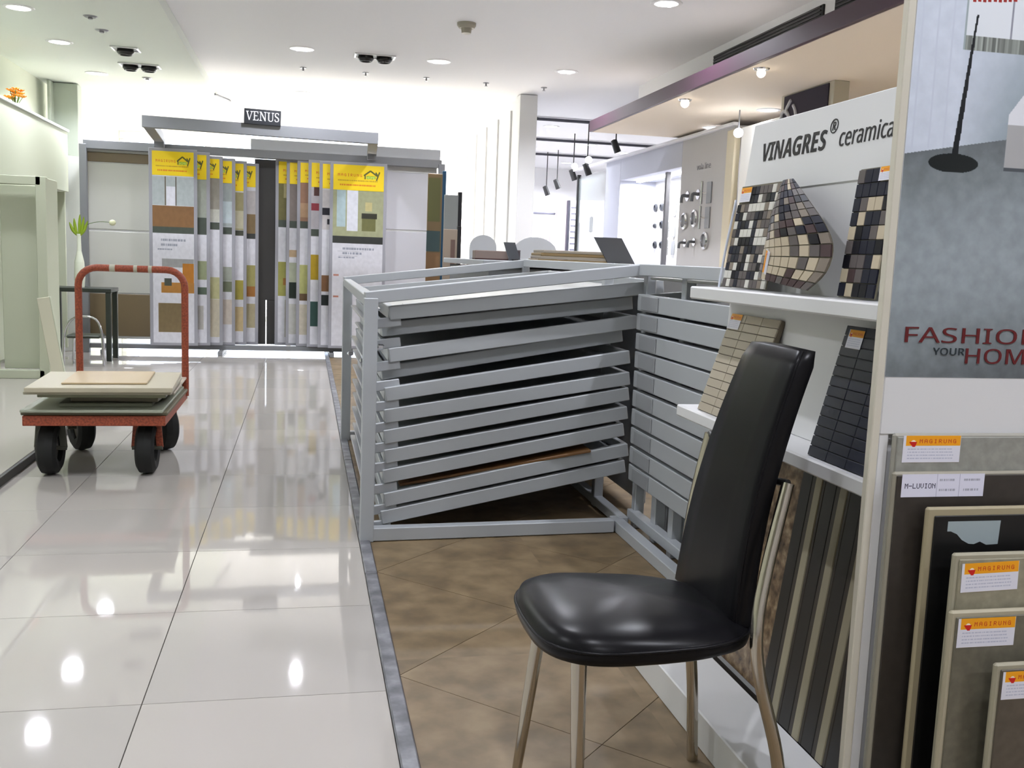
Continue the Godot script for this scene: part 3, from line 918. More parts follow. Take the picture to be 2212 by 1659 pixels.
	while zz < -1.72:
		for s in [[0.048, dk], [0.018, mid], [0.03, lt], [0.012, mid]]:
			if zz + s[0] > -1.73:
				break
			var pk := lean(up0 + Vector3(0, 0, zz), up1 + Vector3(0, 0, zz))
			var o := thing("plank_sample", ["wide black-brown plank sample in the striped row under the lower shelf", "narrow dark plank sample in the striped row under the lower shelf", "pale grey-beige plank sample in the striped row under the lower shelf"][0 if s[1] == dk else (1 if s[1] == mid else 2)], "tile sample", up0 + Vector3(0, 0, zz), ["black planks under the shelf", "narrow planks under the shelf", "pale planks under the shelf"][0 if s[1] == dk else (1 if s[1] == mid else 2)])
			wpart(o, "slab", bx(Vector3(s[0] - 0.001, 0.63, 0.012 if s[1] != lt else 0.016), 0.0015), s[1], pk * at(s[0] * 0.5, 0.315, 0.0))
			zz += s[0]
		k2 += 1
		if k2 > 8:
			break

# ---------------------------------------------------------------- poster stand
func poster_image(w: int, h: int, o: Vector3, size: Vector2, z: float) -> Image:
	var img := Image.create(w, h, false, Image.FORMAT_RGB8)
	var n := FastNoiseLite.new()
	n.seed = 5
	n.frequency = 0.03
	n.fractal_octaves = 4
	var to := func(px: float, py: float) -> Vector2:
		var q := on_z(px, py, z)
		return Vector2((q.x - o.x) / size.x * w, (o.y + size.y - q.y) / size.y * h)
	var fl: Vector2 = to.call(1950, 331)
	var fr: Vector2 = to.call(2212, 296)
	for y in h:
		for x in w:
			var hor := lerpf(fl.y, fr.y, (x - fl.x) / (fr.x - fl.x))
			var v := n.get_noise_2d(x, y) * 0.035
			var c: Color
			if y < hor:
				c = Color(0.79 + v, 0.82 + v, 0.87 + v)
				var d := (hor - y) / (h * 0.3)
				var sx := clampf((x - w * 0.12) / (w * 0.18), 0, 1)
				c = c.lerp(Color(0.35, 0.42, 0.43), sx * clampf(0.85 - d * 1.1, 0, 1) * 0.75)
			else:
				var d := clampf((y - hor) / (h * 0.45), 0, 1)
				var b := 0.36 + 0.24 * sin(PI * clampf(d * 1.1 + 0.08, 0, 1)) + v * 1.6
				c = Color(b * 0.97, b * 1.03, b * 1.06)
			img.set_pixel(x, y, c)
	# curtain folds
	for p in [[1995, 0.02], [2030, 0.025], [2062, 0.03]]:
		var a: Vector2 = to.call(p[0], 0)
		var b: Vector2 = to.call(p[0] - 25, 318)
		stroke(img, Vector2(a.x, 0), b, 1.5, Color(0.765, 0.795, 0.85))
	# window with a sill of garden
	var wa: Vector2 = to.call(2082, 108)
	var wb: Vector2 = to.call(2086, 76)
	img.fill_rect(Rect2i(int(wa.x), 0, w, int(wb.y)), Color(0.86, 0.88, 0.9))
	var rg := RandomNumberGenerator.new()
	rg.seed = 3
	for x in range(int(wa.x), w, 3):
		var gcol := rg.randf_range(0.36, 0.66)
		img.fill_rect(Rect2i(x, int(wb.y), 3, int(wa.y - wb.y)), Color(gcol, gcol * 1.04, gcol))
	img.fill_rect(Rect2i(int(wa.x) - 1, 0, 3, int(wa.y)), Color(0.6, 0.65, 0.66))
	var wm: Vector2 = to.call(2185, 50)
	img.fill_rect(Rect2i(int(wm.x), 0, 3, int(wb.y)), Color(0.55, 0.56, 0.6))
	# lamp pole and its round foot
	var pa: Vector2 = to.call(2113, 36)
	var pb: Vector2 = to.call(2061, 345)
	var m := 60
	for k in m:
		stroke(img, pa.lerp(pb, float(k) / m), pa.lerp(pb, float(k + 1) / m), 1.5 + 3.3 * k / m, Color(0.06, 0.08, 0.1))
	var fc: Vector2 = to.call(2060, 352)
	var fx: Vector2 = to.call(2114, 352)
	var rx := absf(fx.x - fc.x)
	for y in range(int(fc.y - rx * 0.33), int(fc.y + rx * 0.33)):
		var t := (y - fc.y) / (rx * 0.33)
		var ww := rx * sqrt(maxf(0, 1 - t * t))
		img.fill_rect(Rect2i(int(fc.x - ww), y, int(2 * ww), 1), Color(0.04, 0.075, 0.08))
	for k in 9:
		var ra: Vector2 = to.call(2104 + k * 11, -14)
		var rb: Vector2 = to.call(2110 + k * 11, 6)
		img.fill_rect(Rect2i(int(ra.x), int(ra.y), maxi(2, int(rb.x - ra.x)), int(rb.y - ra.y)), Color(0.6, 0.16, 0.14))
	# white armchair at the right
	var poly := [to.call(2168, 370), to.call(2168, 262), to.call(2190, 228), to.call(2212, 190)]
	var x_end := w
	for x in range(int(poly[0].x), x_end):
		var ytop: float = poly[1].y - (x - poly[1].x) * 1.35
		for y in range(int(maxf(ytop, poly[3].y - 60)), int(poly[0].y)):
			var lowp: bool = y > poly[1].y + 4
			img.set_pixel(x, y, Color(0.66, 0.66, 0.66) if lowp else Color(0.86, 0.87, 0.89))
	img.fill_rect(Rect2i(int(poly[0].x), int(poly[0].y) - 5, w, 5), Color(0.3, 0.32, 0.34))
	return img

func build_poster_stand() -> void:
	var white := mat("melamine", Color.WHITE)
	var z := -1.7
	var t := thing("poster_stand", "tall white board with an interior poster reading FASHION YOUR HOME above tile samples", "display stand", Vector3(1.5, 0, z))
	var w := 0.9
	var xl := 1.093
	var xr := xl + w
	# frame: side panel seen edge-on, stiles, band under the poster, recess back
	wpart(t, "side_panel", bx(Vector3(0.018, 2.3, 0.018), 0.002), mat("cream_edge", Color(0.8, 0.78, 0.72), 0.4), at(xl + 0.009, 1.15, z - 0.009))
	wpart(t, "stile", bx(Vector3(0.022, 0.87, 0.014), 0.002), white, at(xl + 0.029, 0.435, z - 0.009))
	wpart(t, "upper_board", bx(Vector3(w - 0.018, 1.44, 0.018), 0.002), white, at(xl + 0.018 + (w - 0.018) * 0.5, 1.582, z - 0.009))
	wpart(t, "recess_back", bx(Vector3(w - 0.04, 0.87, 0.006), 0.002), white, at(xl + 0.04 + (w - 0.04) * 0.5, 0.435, z - 0.0165))
	var pb := thing("sample_plinth", "low white plinth under the tile samples before the poster board", "plinth", Vector3(xl + 0.045 + (w - 0.05) * 0.5, 0, z + 0.11))
	part(pb, "box", bx(Vector3(w - 0.05, 0.085, 0.24), 0.004), white, at(0, 0.0425, 0))
	part(pb, "top_edge", bx(Vector3(w - 0.05, 0.014, 0.245), 0.004), white, at(0, 0.092, 0))
	var py := 0.977
	var psize := Vector2(0.84, 1.3)
	var po := Vector3(xl + 0.018, py, z)
	var pm := print_mat(poster_image(630, 975, po, psize, z), 0.35)
	wpart(t, "poster", quad(psize.x, psize.y), pm, at(po.x + psize.x * 0.5, py + psize.y * 0.5, z + 0.0006))
	var red := mat("poster_red", Color(0.36, 0.055, 0.07), 0.45)
	var inv := t.transform.affine_inverse()
	lettering(t, "lettering", "FASHION", 0.305, 0.030, red, inv * at(1.146, 1.046, z + 0.001), "Droid Sans", 400)
	lettering(t, "lettering", "YOUR", 0.07, 0.014, mat("poster_grey", Color(0.14, 0.18, 0.2), 0.5), inv * at(1.211, 1.022, z + 0.001), "Droid Sans", 400)
	lettering(t, "lettering", "HOME", 0.172, 0.030, red, inv * at(1.284, 1.006, z + 0.001), "Droid Sans", 400)
	# --- samples below: each slab stands in front of the one before
	var label := print_mat(price_label_image(), 0.5)
	var lim := Image.create(256, 64, false, Image.FORMAT_RGB8)
	lim.fill(Color(0.86, 0.86, 0.92))
	write(lim, "M-LUVION", 10, 26, 2, Color(0.1, 0.1, 0.2), 1)
	lim.fill_rect(Rect2i(108, 0, 1, 64), Color(0.5, 0.5, 0.6))
	lim.fill_rect(Rect2i(178, 0, 1, 64), Color(0.5, 0.5, 0.6))
	for q in [[116, 14, 40], [116, 42, 50], [192, 14, 48], [192, 42, 44]]:
		dashes(lim, q[0], q[1], q[2], 6, Color(0.64, 0.64, 0.7), q[0] + q[1])
	var luv := print_mat(lim, 0.4)
	var dims := [
		# name, label, left x, top y, z, width, colour key, colour, edge colour
		["grey sandstone-look tile at the back of the samples under the poster", 1.135, 0.866, -1.6865, 0.8, Color(0.56, 0.56, 0.53), Color(0.6, 0.59, 0.55)],
		["large dark brown tile standing under the poster with a white code label", 1.131, 0.792, -1.671, 0.8, Color(0.2, 0.18, 0.16), Color(0.58, 0.56, 0.5)],
		["black tile with a rounded beige rim and a torn white label", 1.190, 0.728, -1.64, 0.5, Color(0.03, 0.028, 0.03), Color(0.62, 0.58, 0.47)],
		["beige-grey tile with price label in the middle of the sample stack", 1.217, 0.652, -1.585, 0.5, Color(0.56, 0.54, 0.46), Color(0.62, 0.6, 0.52)],
		["olive grey tile with pale rim and price label", 1.203, 0.547, -1.56, 0.4, Color(0.4, 0.385, 0.33), Color(0.66, 0.63, 0.54)],
		["small brown-grey tile with pale rim, foremost of the samples under the poster", 1.279, 0.456, -1.52, 0.3, Color(0.34, 0.31, 0.27), Color(0.62, 0.6, 0.52)]]
	for k in 6:
		var d: Array = dims[k]
		var h: float = d[2] - 0.1
		var o := thing("tile_sample", d[0], "tile sample", Vector3(d[1] + d[4] * 0.5, 0.1, d[3]))
		var c: Color = d[5]
		var sm := noise_mat("slab_face%d" % k, [c * 0.94, c, c * 1.07], 0.03, 2.0, 0.45, 60 + k)
		var edge := mat("slab_edge%d" % k, d[6], 0.5)
		part(o, "body", bx(Vector3(d[4], h, 0.012), 0.004), edge, at(0, h * 0.5, -0.006))
		var rim := 0.016 if k == 2 else (0.011 if k >= 3 else 0.006)
		part(o, "face", bx(Vector3(d[4] - rim * 2, h - rim * 2, 0.004), 0.0015), sm, at(0, h * 0.5, 0.001))
		if k == 0:
			part(o, "price_label", quad(0.128, 0.054), label, at(-d[4] * 0.5 + 0.082, h - 0.03, 0.0036))
		elif k == 1:
			part(o, "code_label", quad(0.184, 0.046), luv, at(-d[4] * 0.5 + 0.108, h - 0.026, 0.0036))
		elif k == 2:
			var tl := PackedVector2Array([Vector2(0, 0), Vector2(0.118, 0), Vector2(0.116, 0.048), Vector2(0.09, 0.049), Vector2(0.075, 0.042), Vector2(0.062, 0.047), Vector2(0.05, 0.046), Vector2(0.034, 0.038), Vector2(0.022, 0.026), Vector2(0.008, 0.02), Vector2(0, 0.02)])
			var st := SurfaceTool.new()
			st.begin(Mesh.PRIMITIVE_TRIANGLES)
			for i in Geometry2D.triangulate_polygon(tl):
				st.set_normal(Vector3.BACK)
				st.add_vertex(Vector3(tl[i].x, -tl[i].y, 0))
			part(o, "torn_label", st.commit(), mat("torn_paper", Color(0.6, 0.65, 0.66), 0.7), at(-d[4] * 0.5 + 0.045, h - 0.027, 0.0036))
		else:
			var s := 0.125 if k < 5 else 0.12
			part(o, "price_label", quad(s, s * 0.46), label, Transform3D(Basis(Vector3.BACK, 0.025 if k == 3 else 0.0), Vector3(-d[4] * 0.5 + 0.015 + s * 0.5 + (0.002 if k == 3 else 0.0), h - 0.046 + (0.004 if k > 3 else 0.0), 0.0036)))

# ---------------------------------------------------------------- chair
func build_chair() -> void:
	var leather := mat("black_leather", Color(0.075, 0.073, 0.082), 0.3)
	leather.metallic_specular = 0.3
	var n := FastNoiseLite.new()
	n.seed = 3
	n.frequency = 0.02
	var chrome := mat("chrome_warm", Color(0.74, 0.71, 0.66), 0.16, 1.0)
	var c := Vector3(0.7, 0, -1.925)
	var t := thing("dining_chair", "black leather high-back chair on chrome legs beside the mosaic stand", "chair", c)
	# seat: superellipse cushion, wider at the front (towards -x), domed on top
	var half := func(a: float) -> Vector2:
		var ca := cos(a)
		var sa := sin(a)
		var e := 2.0 / 3.6
		var px := signf(ca) * pow(absf(ca), e)
		var pz := signf(sa) * pow(absf(sa), e)
		var wide := 0.215 - 0.012 * px - 0.018 * smoothstep(0.0, 1.0, px)
		return Vector2(px * 0.232 - 0.012 * (1 - pz * pz) * (1.0 if px < 0 else 0.0), pz * wide)
	var rows := []
	var prof := [[0.0, 0.478], [0.3, 0.476], [0.55, 0.471], [0.75, 0.463], [0.88, 0.453], [0.96, 0.442], [1.0, 0.43], [1.0, 0.418], [0.985, 0.405], [0.93, 0.398], [0.5, 0.396], [0.0, 0.396]]
	for p in prof:
		var row := []
		for j in 64:
			var h: Vector2 = half.call(TAU * j / 64.0)
			var y: float = p[1]
			if p[1] > 0.44:
				y -= 0.012 * clampf((h.x * p[0]) / 0.232, -1, 1)   # drops a little to the rear
				y += 0.0015 * n.get_noise_2d(h.x * p[0] * 400, h.y * p[0] * 400)
			row.append(Vector3(h.x * p[0], y, h.y * p[0]))
		rows.append(row)
	part(t, "seat", loft(rows), leather)
	var seam := []
	for j in 65:
		var h: Vector2 = half.call(TAU * j / 64.0)
		seam.append(Vector3(h.x * 0.997, 0.43, h.y * 0.997))
	part(t, "seat_piping", tube(seam, 0.004, 6), leather)
	# backrest: tall curved slab
	rows = []
	var m := 18
	for i in m + 1:
		var u := float(i) / m
		var y := 0.425 + 0.59 * u
		var x := 0.2 + 0.075 * u + 0.018 * sin(u * PI * 1.0) * -1.0 + 0.02 * u * u
		var zc := lerpf(-0.045, 0.02, u)
		var hw := lerpf(0.163, 0.118, u)
		if i == m:
			hw -= 0.006
		var th := 0.026 if i < m else 0.02
		var row := []
		for p in [[-1, -0.8], [-0.93, -1], [-0.5, -1.08], [0, -1.1], [0.5, -1.08], [0.93, -1], [1, -0.8], [1, 0.8], [0.93, 1], [-0.93, 1], [-1, 0.8]]:
			row.append(Vector3(x + p[1] * th, y + 0.008 * (1 - u) , zc + p[0] * hw))
		rows.append(row)
	var last := []
	var cen := Vector3.ZERO
	for v in rows[-1]:
		cen += v / rows[-1].size()
	for v in rows[-1]:
		last.append(cen + Vector3(0, 0.006, 0))
	rows.append(last)
	var b := part(t, "backrest", loft(rows), leather)
	for s in [1]:
		var line := []
		for i in m + 1:
			line.append((rows[i][6] as Vector3) + Vector3(0.004, 0, 0.0))
		part(b, "seam", tube(line, 0.0025, 6), leather)
	# rear legs run up beside the backrest
	for s in [-1, 1]:
		var pts: Array
		if s > 0:
			pts = [Vector3(0.242, 0.0, 0.25), Vector3(0.244, 0.18, 0.232), Vector3(0.205, 0.36, 0.2), Vector3(0.198, 0.46, 0.188), Vector3(0.22, 0.57, 0.168), Vector3(0.268, 0.745, 0.14)]
		else:
			pts = [Vector3(0.222, 0.0, -0.138), Vector3(0.214, 0.2, -0.15), Vector3(0.2, 0.36, -0.165), Vector3(0.192, 0.46, -0.184), Vector3(0.205, 0.62, -0.186), Vector3(0.232, 0.79, -0.176)]
		part(t, "rear_leg", tube(curve(pts, 26), 0.0135, 12), chrome)
		part(t, "back_bracket", tube([pts[5], pts[5] + Vector3(-0.01, -0.005, -s * 0.05)], 0.008, 8), mat("black_metal", Color.WHITE))
	for s in [-1, 1]:
		var top := Vector3(-0.165, 0.4, 0.165 if s > 0 else -0.13)
		var foot := Vector3(-0.16 if s > 0 else -0.215, 0.0, 0.19 if s > 0 else -0.125)
		part(t, "front_leg", tube([top, top.lerp(foot, 0.5), foot], [0.0165, 0.0145, 0.011], 12), chrome)
		part(t, "foot_cap", disc(0.013, 0.008, 12), mat("black_metal", Color.WHITE), at(foot.x, 0, foot.z))
	part(t, "seat_base", bx(Vector3(0.26, 0.012, 0.24), 0.004), mat("black_metal", Color.WHITE), at(-0.02, 0.391, 0.0))

# ---------------------------------------------------------------- leaf display stand
func leaf_image(bands: Array, k: int) -> Image:
	var img := Image.create(160, 512, false, Image.FORMAT_RGB8)
	img.fill(Color(0.8, 0.8, 0.84))
	for b in bands:
		fill(img, b[2] if b.size() > 3 else 0.0, b[0], b[3] if b.size() > 3 else 1.0, b[1], b[-1])
	if k % 10 == 0:
		for q in [[0.452, 0.2, 96, 6], [0.478, 0.2, 62, 6], [0.502, 0.12, 50, 4]]:
			img.fill_rect(Rect2i(0, int(q[0] * 512) - 2, 160, 12), Color(0.82, 0.82, 0.85))
			dashes(img, int(q[1] * 160), int(q[0] * 512), q[2], q[3], Color(0.58, 0.59, 0.64), k + q[2])
	var n := FastNoiseLite.new()
	n.seed = k
	n.frequency = 0.05
	for y in 512:
		for x in 160:
			var c := img.get_pixel(x, y)
			var v := 1.0 + n.get_noise_2d(x, y) * 0.05
			img.set_pixel(x, y, Color(c.r * v, c.g * v, c.b * v))
	return img

func build_leaf_stand() -> void:
	var grey := mat("stand_grey", Color(0.5, 0.505, 0.52), 0.45)
	var lgrey := mat("stand_panel", Color(0.76, 0.77, 0.79), 0.5)
	var z := -11.2
	var t := thing("leaf_display_stand", "wide grey stand of hinged tile boards with a VENUS sign on its top frame", "display stand", Vector3(-0.4, 0, z))
	var xl := -2.3
	var xr := 1.5
	for x in [xl, xr]:
		wpart(t, "post", bx(Vector3(0.07, 2.2, 0.07)), grey, at(x, 1.1, z))
	wpart(t, "top_beam", bx(Vector3(xr - xl, 0.09, 0.1)), grey, at((xl + xr) * 0.5, 2.2, z - 0.04))
	wpart(t, "top_panel", bx(Vector3(2.1, 0.14, 0.02)), lgrey, at(0.45, 2.3, z - 0.14))
	for x in [-2.1, -0.9, 0.3, 1.4]:
		wpart(t, "foot", bx(Vector3(0.05, 0.045, 0.6)), grey, at(x, 0.0225, z - 0.1))
	wpart(t, "bottom_beam", bx(Vector3(xr - xl, 0.05, 0.08)), grey, at((xl + xr) * 0.5, 0.07, z - 0.04))
	var pd := mat("post_dark", Color(0.2, 0.195, 0.19), 0.5)
	wpart(t, "center_post", join([[bx(Vector3(0.26, 1.56, 0.03), 0.003), at(-0.43, 1.38, z - 0.2)], [bx(Vector3(0.124, 0.5, 0.03), 0.003), at(-0.498, 0.35, z - 0.2)], [bx(Vector3(0.124, 0.5, 0.03), 0.003), at(-0.362, 0.35, z - 0.2)]]), pd)
	# forward frame with sign
	var zf := -9.9
	var a := on_z(307, 262, zf)
	var b := on_z(817, 300, zf)
	var e := bar(a, b, 0.06, 0.11)
	wpart(t, "front_bar", e[0], grey, e[1])
	for s in [[a + Vector3(0.05, 0, 0), Vector3(-1.53, 2.2, z + 0.04)], [b - Vector3(0.05, 0, 0), Vector3(0.71, 2.2, z + 0.04)]]:
		var top: Vector3 = s[1] + Vector3(0, 0.1, 0)
		e = bar(s[0], top, 0.1, 0.09)
		wpart(t, "arm", e[0], grey, e[1])
		e = bar(s[1], top, 0.1, 0.1)
		wpart(t, "arm_foot", e[0], grey, e[1])
	var s0 := on_z(527, 282, zf + 0.05)
	var s1 := on_z(607, 248, zf + 0.05)
	var sw := s1.x - s0.x
	var sign_board := wpart(t, "sign_board", bx(Vector3(sw, 0.145, 0.02)), mat("sign_slate", Color(0.14, 0.15, 0.17), 0.5), Transform3D(Basis(Vector3.BACK, -0.02), Vector3((s0.x + s1.x) * 0.5, 2.42, zf + 0.045)))
	lettering(sign_board, "lettering", "VENUS", sw * 0.9, 0.085, mat("sign_white", Color(0.9, 0.9, 0.92), 0.4), at(-sw * 0.45, -0.035, 0.0105), "Droid Serif", 400)
	# fixed boards at both ends
	var white := mat("leaf_white", Color(0.79, 0.79, 0.78), 0.3)
	var brown := mat("leaf_brown", Color(0.46, 0.4, 0.3), 0.35)
	wpart(t, "fixed_board", bx(Vector3(0.72, 2.02, 0.02)), white, at(-1.93, 1.15, z - 0.1))
	wpart(t, "brown_tile", bx(Vector3(0.70, 0.1, 0.012)), brown, at(-1.93, 2.08, z - 0.086))
	wpart(t, "brown_tile", bx(Vector3(0.70, 0.46, 0.012)), brown, at(-1.93, 0.4, z - 0.086))
	wpart(t, "white_tile", bx(Vector3(0.70, 0.7, 0.012)), mat("leaf_cream", Color(0.76, 0.76, 0.73), 0.25), at(-1.93, 1.67, z - 0.086))
	wpart(t, "white_tile", bx(Vector3(0.70, 0.66, 0.012)), mat("leaf_cream", Color.WHITE), at(-1.93, 0.97, z - 0.086))
	wpart(t, "fixed_board", bx(Vector3(0.62, 2.02, 0.02)), white, at(1.15, 1.15, z - 0.1))
	for k in 3:
		wpart(t, "white_tile", bx(Vector3(0.56, 0.64, 0.012)), mat("leaf_floral%d" % k, [Color(0.8, 0.8, 0.82), Color(0.77, 0.77, 0.79), Color(0.79, 0.79, 0.8)][k], 0.25), at(1.15, 1.77 - 0.66 * k, z - 0.086))
	# swinging boards
	var banner := print_mat(banner_image(), 0.5)
	var lframe := mat("leaf_frame", Color(0.6, 0.6, 0.63), 0.45)
	var W := Color(0.82, 0.82, 0.85)
	var G := Color(0.28, 0.31, 0.28)
	var left := [
		[[0, 1, W], [0.13, 0.28, Color(0.68, 0.71, 0.72)], [0.18, 0.28, 0.34, 0.56, Color(0.86, 0.86, 0.9)], [0.13, 0.28, 0.3, 0.33, Color(0.35, 0.3, 0.22)], [0.13, 0.28, 0.56, 0.59, Color(0.33, 0.3, 0.25)], [0.28, 0.39, Color(0.52, 0.38, 0.24)], [0.39, 0.425, G], [0.455, 0.47, 0.18, 0.8, Color(0.6, 0.61, 0.66)], [0.48, 0.495, 0.18, 0.6, Color(0.62, 0.62, 0.67)], [0.555, 0.6, 0.22, 1.0, Color(0.58, 0.58, 0.58)], [0.58, 0.735, 0.72, 1.0, Color(0.68, 0.44, 0.13)], [0.68, 0.735, 0.2, 1.0, Color(0.66, 0.46, 0.2)], [0.66, 0.7, 0.28, 0.46, Color(0.25, 0.27, 0.24)], [0.79, 0.945, 0.13, 0.84, Color(0.47, 0.4, 0.28)]],
		[[0, 1, W], [0.1, 0.33, Color(0.6, 0.62, 0.58)], [0.33, 0.42, G], [0.56, 0.66, Color(0.55, 0.58, 0.45)], [0.7, 0.74, Color(0.32, 0.38, 0.32)], [0.8, 0.93, 0.5, 0.92, Color(0.68, 0.67, 0.65)]],
		[[0, 1, W], [0.1, 0.34, Color(0.58, 0.56, 0.52)], [0.27, 0.34, Color(0.74, 0.74, 0.7)], [0.34, 0.38, G], [0.64, 0.76, Color(0.7, 0.69, 0.52)], [0.76, 0.97, Color(0.75, 0.72, 0.64)]],
		[[0, 1, W], [0.12, 0.36, Color(0.63, 0.66, 0.66)], [0.22, 0.34, Color(0.74, 0.79, 0.81)], [0.36, 0.4, G], [0.58, 0.66, Color(0.6, 0.62, 0.58)], [0.66, 0.72, Color(0.42, 0.45, 0.36)], [0.76, 0.9, Color(0.76, 0.72, 0.68)]],
		[[0, 1, W], [0.16, 0.37, Color(0.6, 0.57, 0.42)], [0.26, 0.36, Color(0.72, 0.7, 0.6)], [0.37, 0.4, Color(0.24, 0.25, 0.2)], [0.65, 0.76, Color(0.62, 0.58, 0.26)], [0.8, 0.94, Color(0.74, 0.66, 0.5)]],
		[[0, 1, W], [0.14, 0.3, Color(0.72, 0.7, 0.7)], [0.27, 0.38, Color(0.5, 0.42, 0.3)], [0.38, 0.41, Color(0.22, 0.23, 0.22)], [0.56, 0.7, Color(0.6, 0.58, 0.36)], [0.68, 0.74, Color(0.6, 0.4, 0.18)], [0.78, 0.92, Color(0.66, 0.62, 0.5)]]]
	var right := [
		[[0, 1, W], [0.11, 0.4, Color(0.62, 0.63, 0.5)], [0.11, 0.34, 0.08, 0.26, Color(0.66, 0.74, 0.76)], [0.11, 0.36, 0.28, 0.5, Color(0.84, 0.85, 0.88)], [0.2, 0.25, 0.64, 0.78, Color(0.74, 0.7, 0.5)], [0.26, 0.29, 0.57, 0.88, Color(0.2, 0.2, 0.16)], [0.29, 0.36, 0.58, 0.86, Color(0.42, 0.42, 0.26)], [0.39, 0.43, Color(0.2, 0.21, 0.2)], [0.465, 0.48, 0.1, 0.62, Color(0.66, 0.67, 0.68)], [0.49, 0.5, 0.12, 0.5, Color(0.68, 0.68, 0.7)], [0.6, 0.61, 0.03, 0.14, Color(0.72, 0.5, 0.44)], [0.72, 0.73, 0.03, 0.14, Color(0.72, 0.5, 0.44)]],
		[[0, 1, W], [0.14, 0.36, Color(0.76, 0.74, 0.74)], [0.24, 0.28, Color(0.12, 0.12, 0.16)], [0.3, 0.33, 0.1, 0.3, Color(0.1, 0.1, 0.13)], [0.61, 0.7, 0.0, 0.2, Color(0.5, 0.36, 0.24)], [0.72, 0.78, Color(0.08, 0.12, 0.12)]],
		[[0, 1, W], [0.13, 0.36, Color(0.7, 0.68, 0.7)], [0.22, 0.26, Color(0.56, 0.2, 0.25)], [0.13, 0.18, 0.05, 0.3, Color(0.3, 0.18, 0.16)], [0.36, 0.4, G], [0.5, 0.64, Color(0.66, 0.55, 0.12)], [0.76, 0.9, 0.0, 0.15, Color(0.16, 0.28, 0.26)]],
		[[0, 1, W], [0.1, 0.32, Color(0.56, 0.42, 0.34)], [0.22, 0.3, Color(0.66, 0.54, 0.42)], [0.32, 0.36, G], [0.56, 0.74, Color(0.66, 0.66, 0.42)], [0.72, 0.76, Color(0.38, 0.3, 0.2)], [0.78, 0.95, Color(0.76, 0.73, 0.67)]],
		[[0, 1, W], [0.1, 0.32, Color(0.48, 0.44, 0.42)], [0.32, 0.36, G], [0.48, 0.52, Color(0.72, 0.62, 0.5)], [0.55, 0.68, Color(0.62, 0.64, 0.56)], [0.66, 0.75, Color(0.08, 0.14, 0.1)], [0.78, 0.95, Color(0.74, 0.74, 0.72)]],
		[[0, 1, W], [0.1, 0.32, Color(0.42, 0.4, 0.24)], [0.12, 0.2, 0.1, 0.3, Color(0.66, 0.62, 0.45)], [0.32, 0.36, G], [0.55, 0.74, Color(0.58, 0.57, 0.3)], [0.64, 0.68, 0.1, 0.3, Color(0.55, 0.38, 0.16)], [0.76, 0.97, 0.14, 0.3, Color(0.68, 0.66, 0.6)]]]
	var lr := [418.5, 446, 474, 501, 526, 552]
	var ltop := [330, 334, 341, 344, 348, 352]
	var lbot := [382, 387, 383, 392, 408, 398]
	var rl := [720, 697, 673, 649, 626, 602]
	var rtop := [354, 355, 354, 355, 356, 355]
	var rbot := [409, 408, 406, 398, 402, 402]
	for side in 2:
		for k in 6:
			var zk := z + 0.16 - 0.055 * k
			var lw := 0.42 if side == 0 else 0.55
			var edge := on_z(lr[k] if side == 0 else rl[k], 400, zk).x
			var cx := edge - lw * 0.5 if side == 0 else edge + lw * 0.5
			var yt := on_z(420 if side == 0 else 720, ltop[k] if side == 0 else rtop[k], zk).y
			var o := wpart(t, "swing_board", bx(Vector3(lw + 0.07, yt + 0.03 - 0.1, 0.02), 0.004), lframe, at(cx + (-0.0 if side == 0 else 0.0), (yt + 0.03 + 0.1) * 0.5, zk - 0.012))
			var img := leaf_image(left[k] if side == 0 else right[k], 10 * side + k)
			var hh := yt - 0.13
			part(o, "print_sheet", quad(lw, hh), print_mat(img, 0.4), at(0, -0.0, 0.0106))
			var yb := on_z(420 if side == 0 else 720, lbot[k] if side == 0 else rbot[k], zk).y
			var bn := part(o, "banner", bx(Vector3(lw, yt - yb, 0.003), 0.0006), mat("banner_yellow", Color(0.96, 0.83, 0.04), 0.5), at(0, hh * 0.5 - (yt - yb) * 0.5 + 0.0, 0.0125))
			part(bn, "banner_print", quad(lw * 0.99, (yt - yb) * 0.98), banner, at(0, 0, 0.002))
	# boards of the next stand, seen past its right end
	var nb := [[925, 958, 372, 600, -9.6, Color(0.5, 0.42, 0.3), "tall brown picture board with a blue edge behind the tray rack"], [960, 992, 418, 500, -9.15, Color(0.6, 0.62, 0.62), "pale grey picture board with a black edge behind the tray rack"], [958, 990, 492, 600, -8.6, Color(0.62, 0.56, 0.5), "pinkish beige tile board with a black edge behind the tray rack"]]
	for k in 3:
		var q: Array = nb[k]
		var p0 := on_z(q[0], q[2], q[4])
		var p1 := on_z(q[1], q[2], q[4])
		var wd := p1.x - p0.x
		var bt := thing("display_board", q[6], "display board", Vector3((p0.x + p1.x) * 0.5, 0, q[4]))
		part(bt, "panel", bx(Vector3(wd, p0.y - 0.02, 0.02)), mat("board%d" % k, q[5], 0.4), at(0, p0.y * 0.5, 0))
		part(bt, "edge_strip", bx(Vector3(0.035, p0.y, 0.05)), mat("board_edge%d" % k, [Color(0.1, 0.28, 0.4), Color(0.05, 0.045, 0.08), Color(0.05, 0.045, 0.07)][k], 0.4), at(wd * 0.5 + 0.01, p0.y * 0.5 + 0.02, -0.01))
		part(bt, "base_foot", bx(Vector3(wd + 0.04, 0.03, 0.2)), grey, at(0, 0.015, 0))
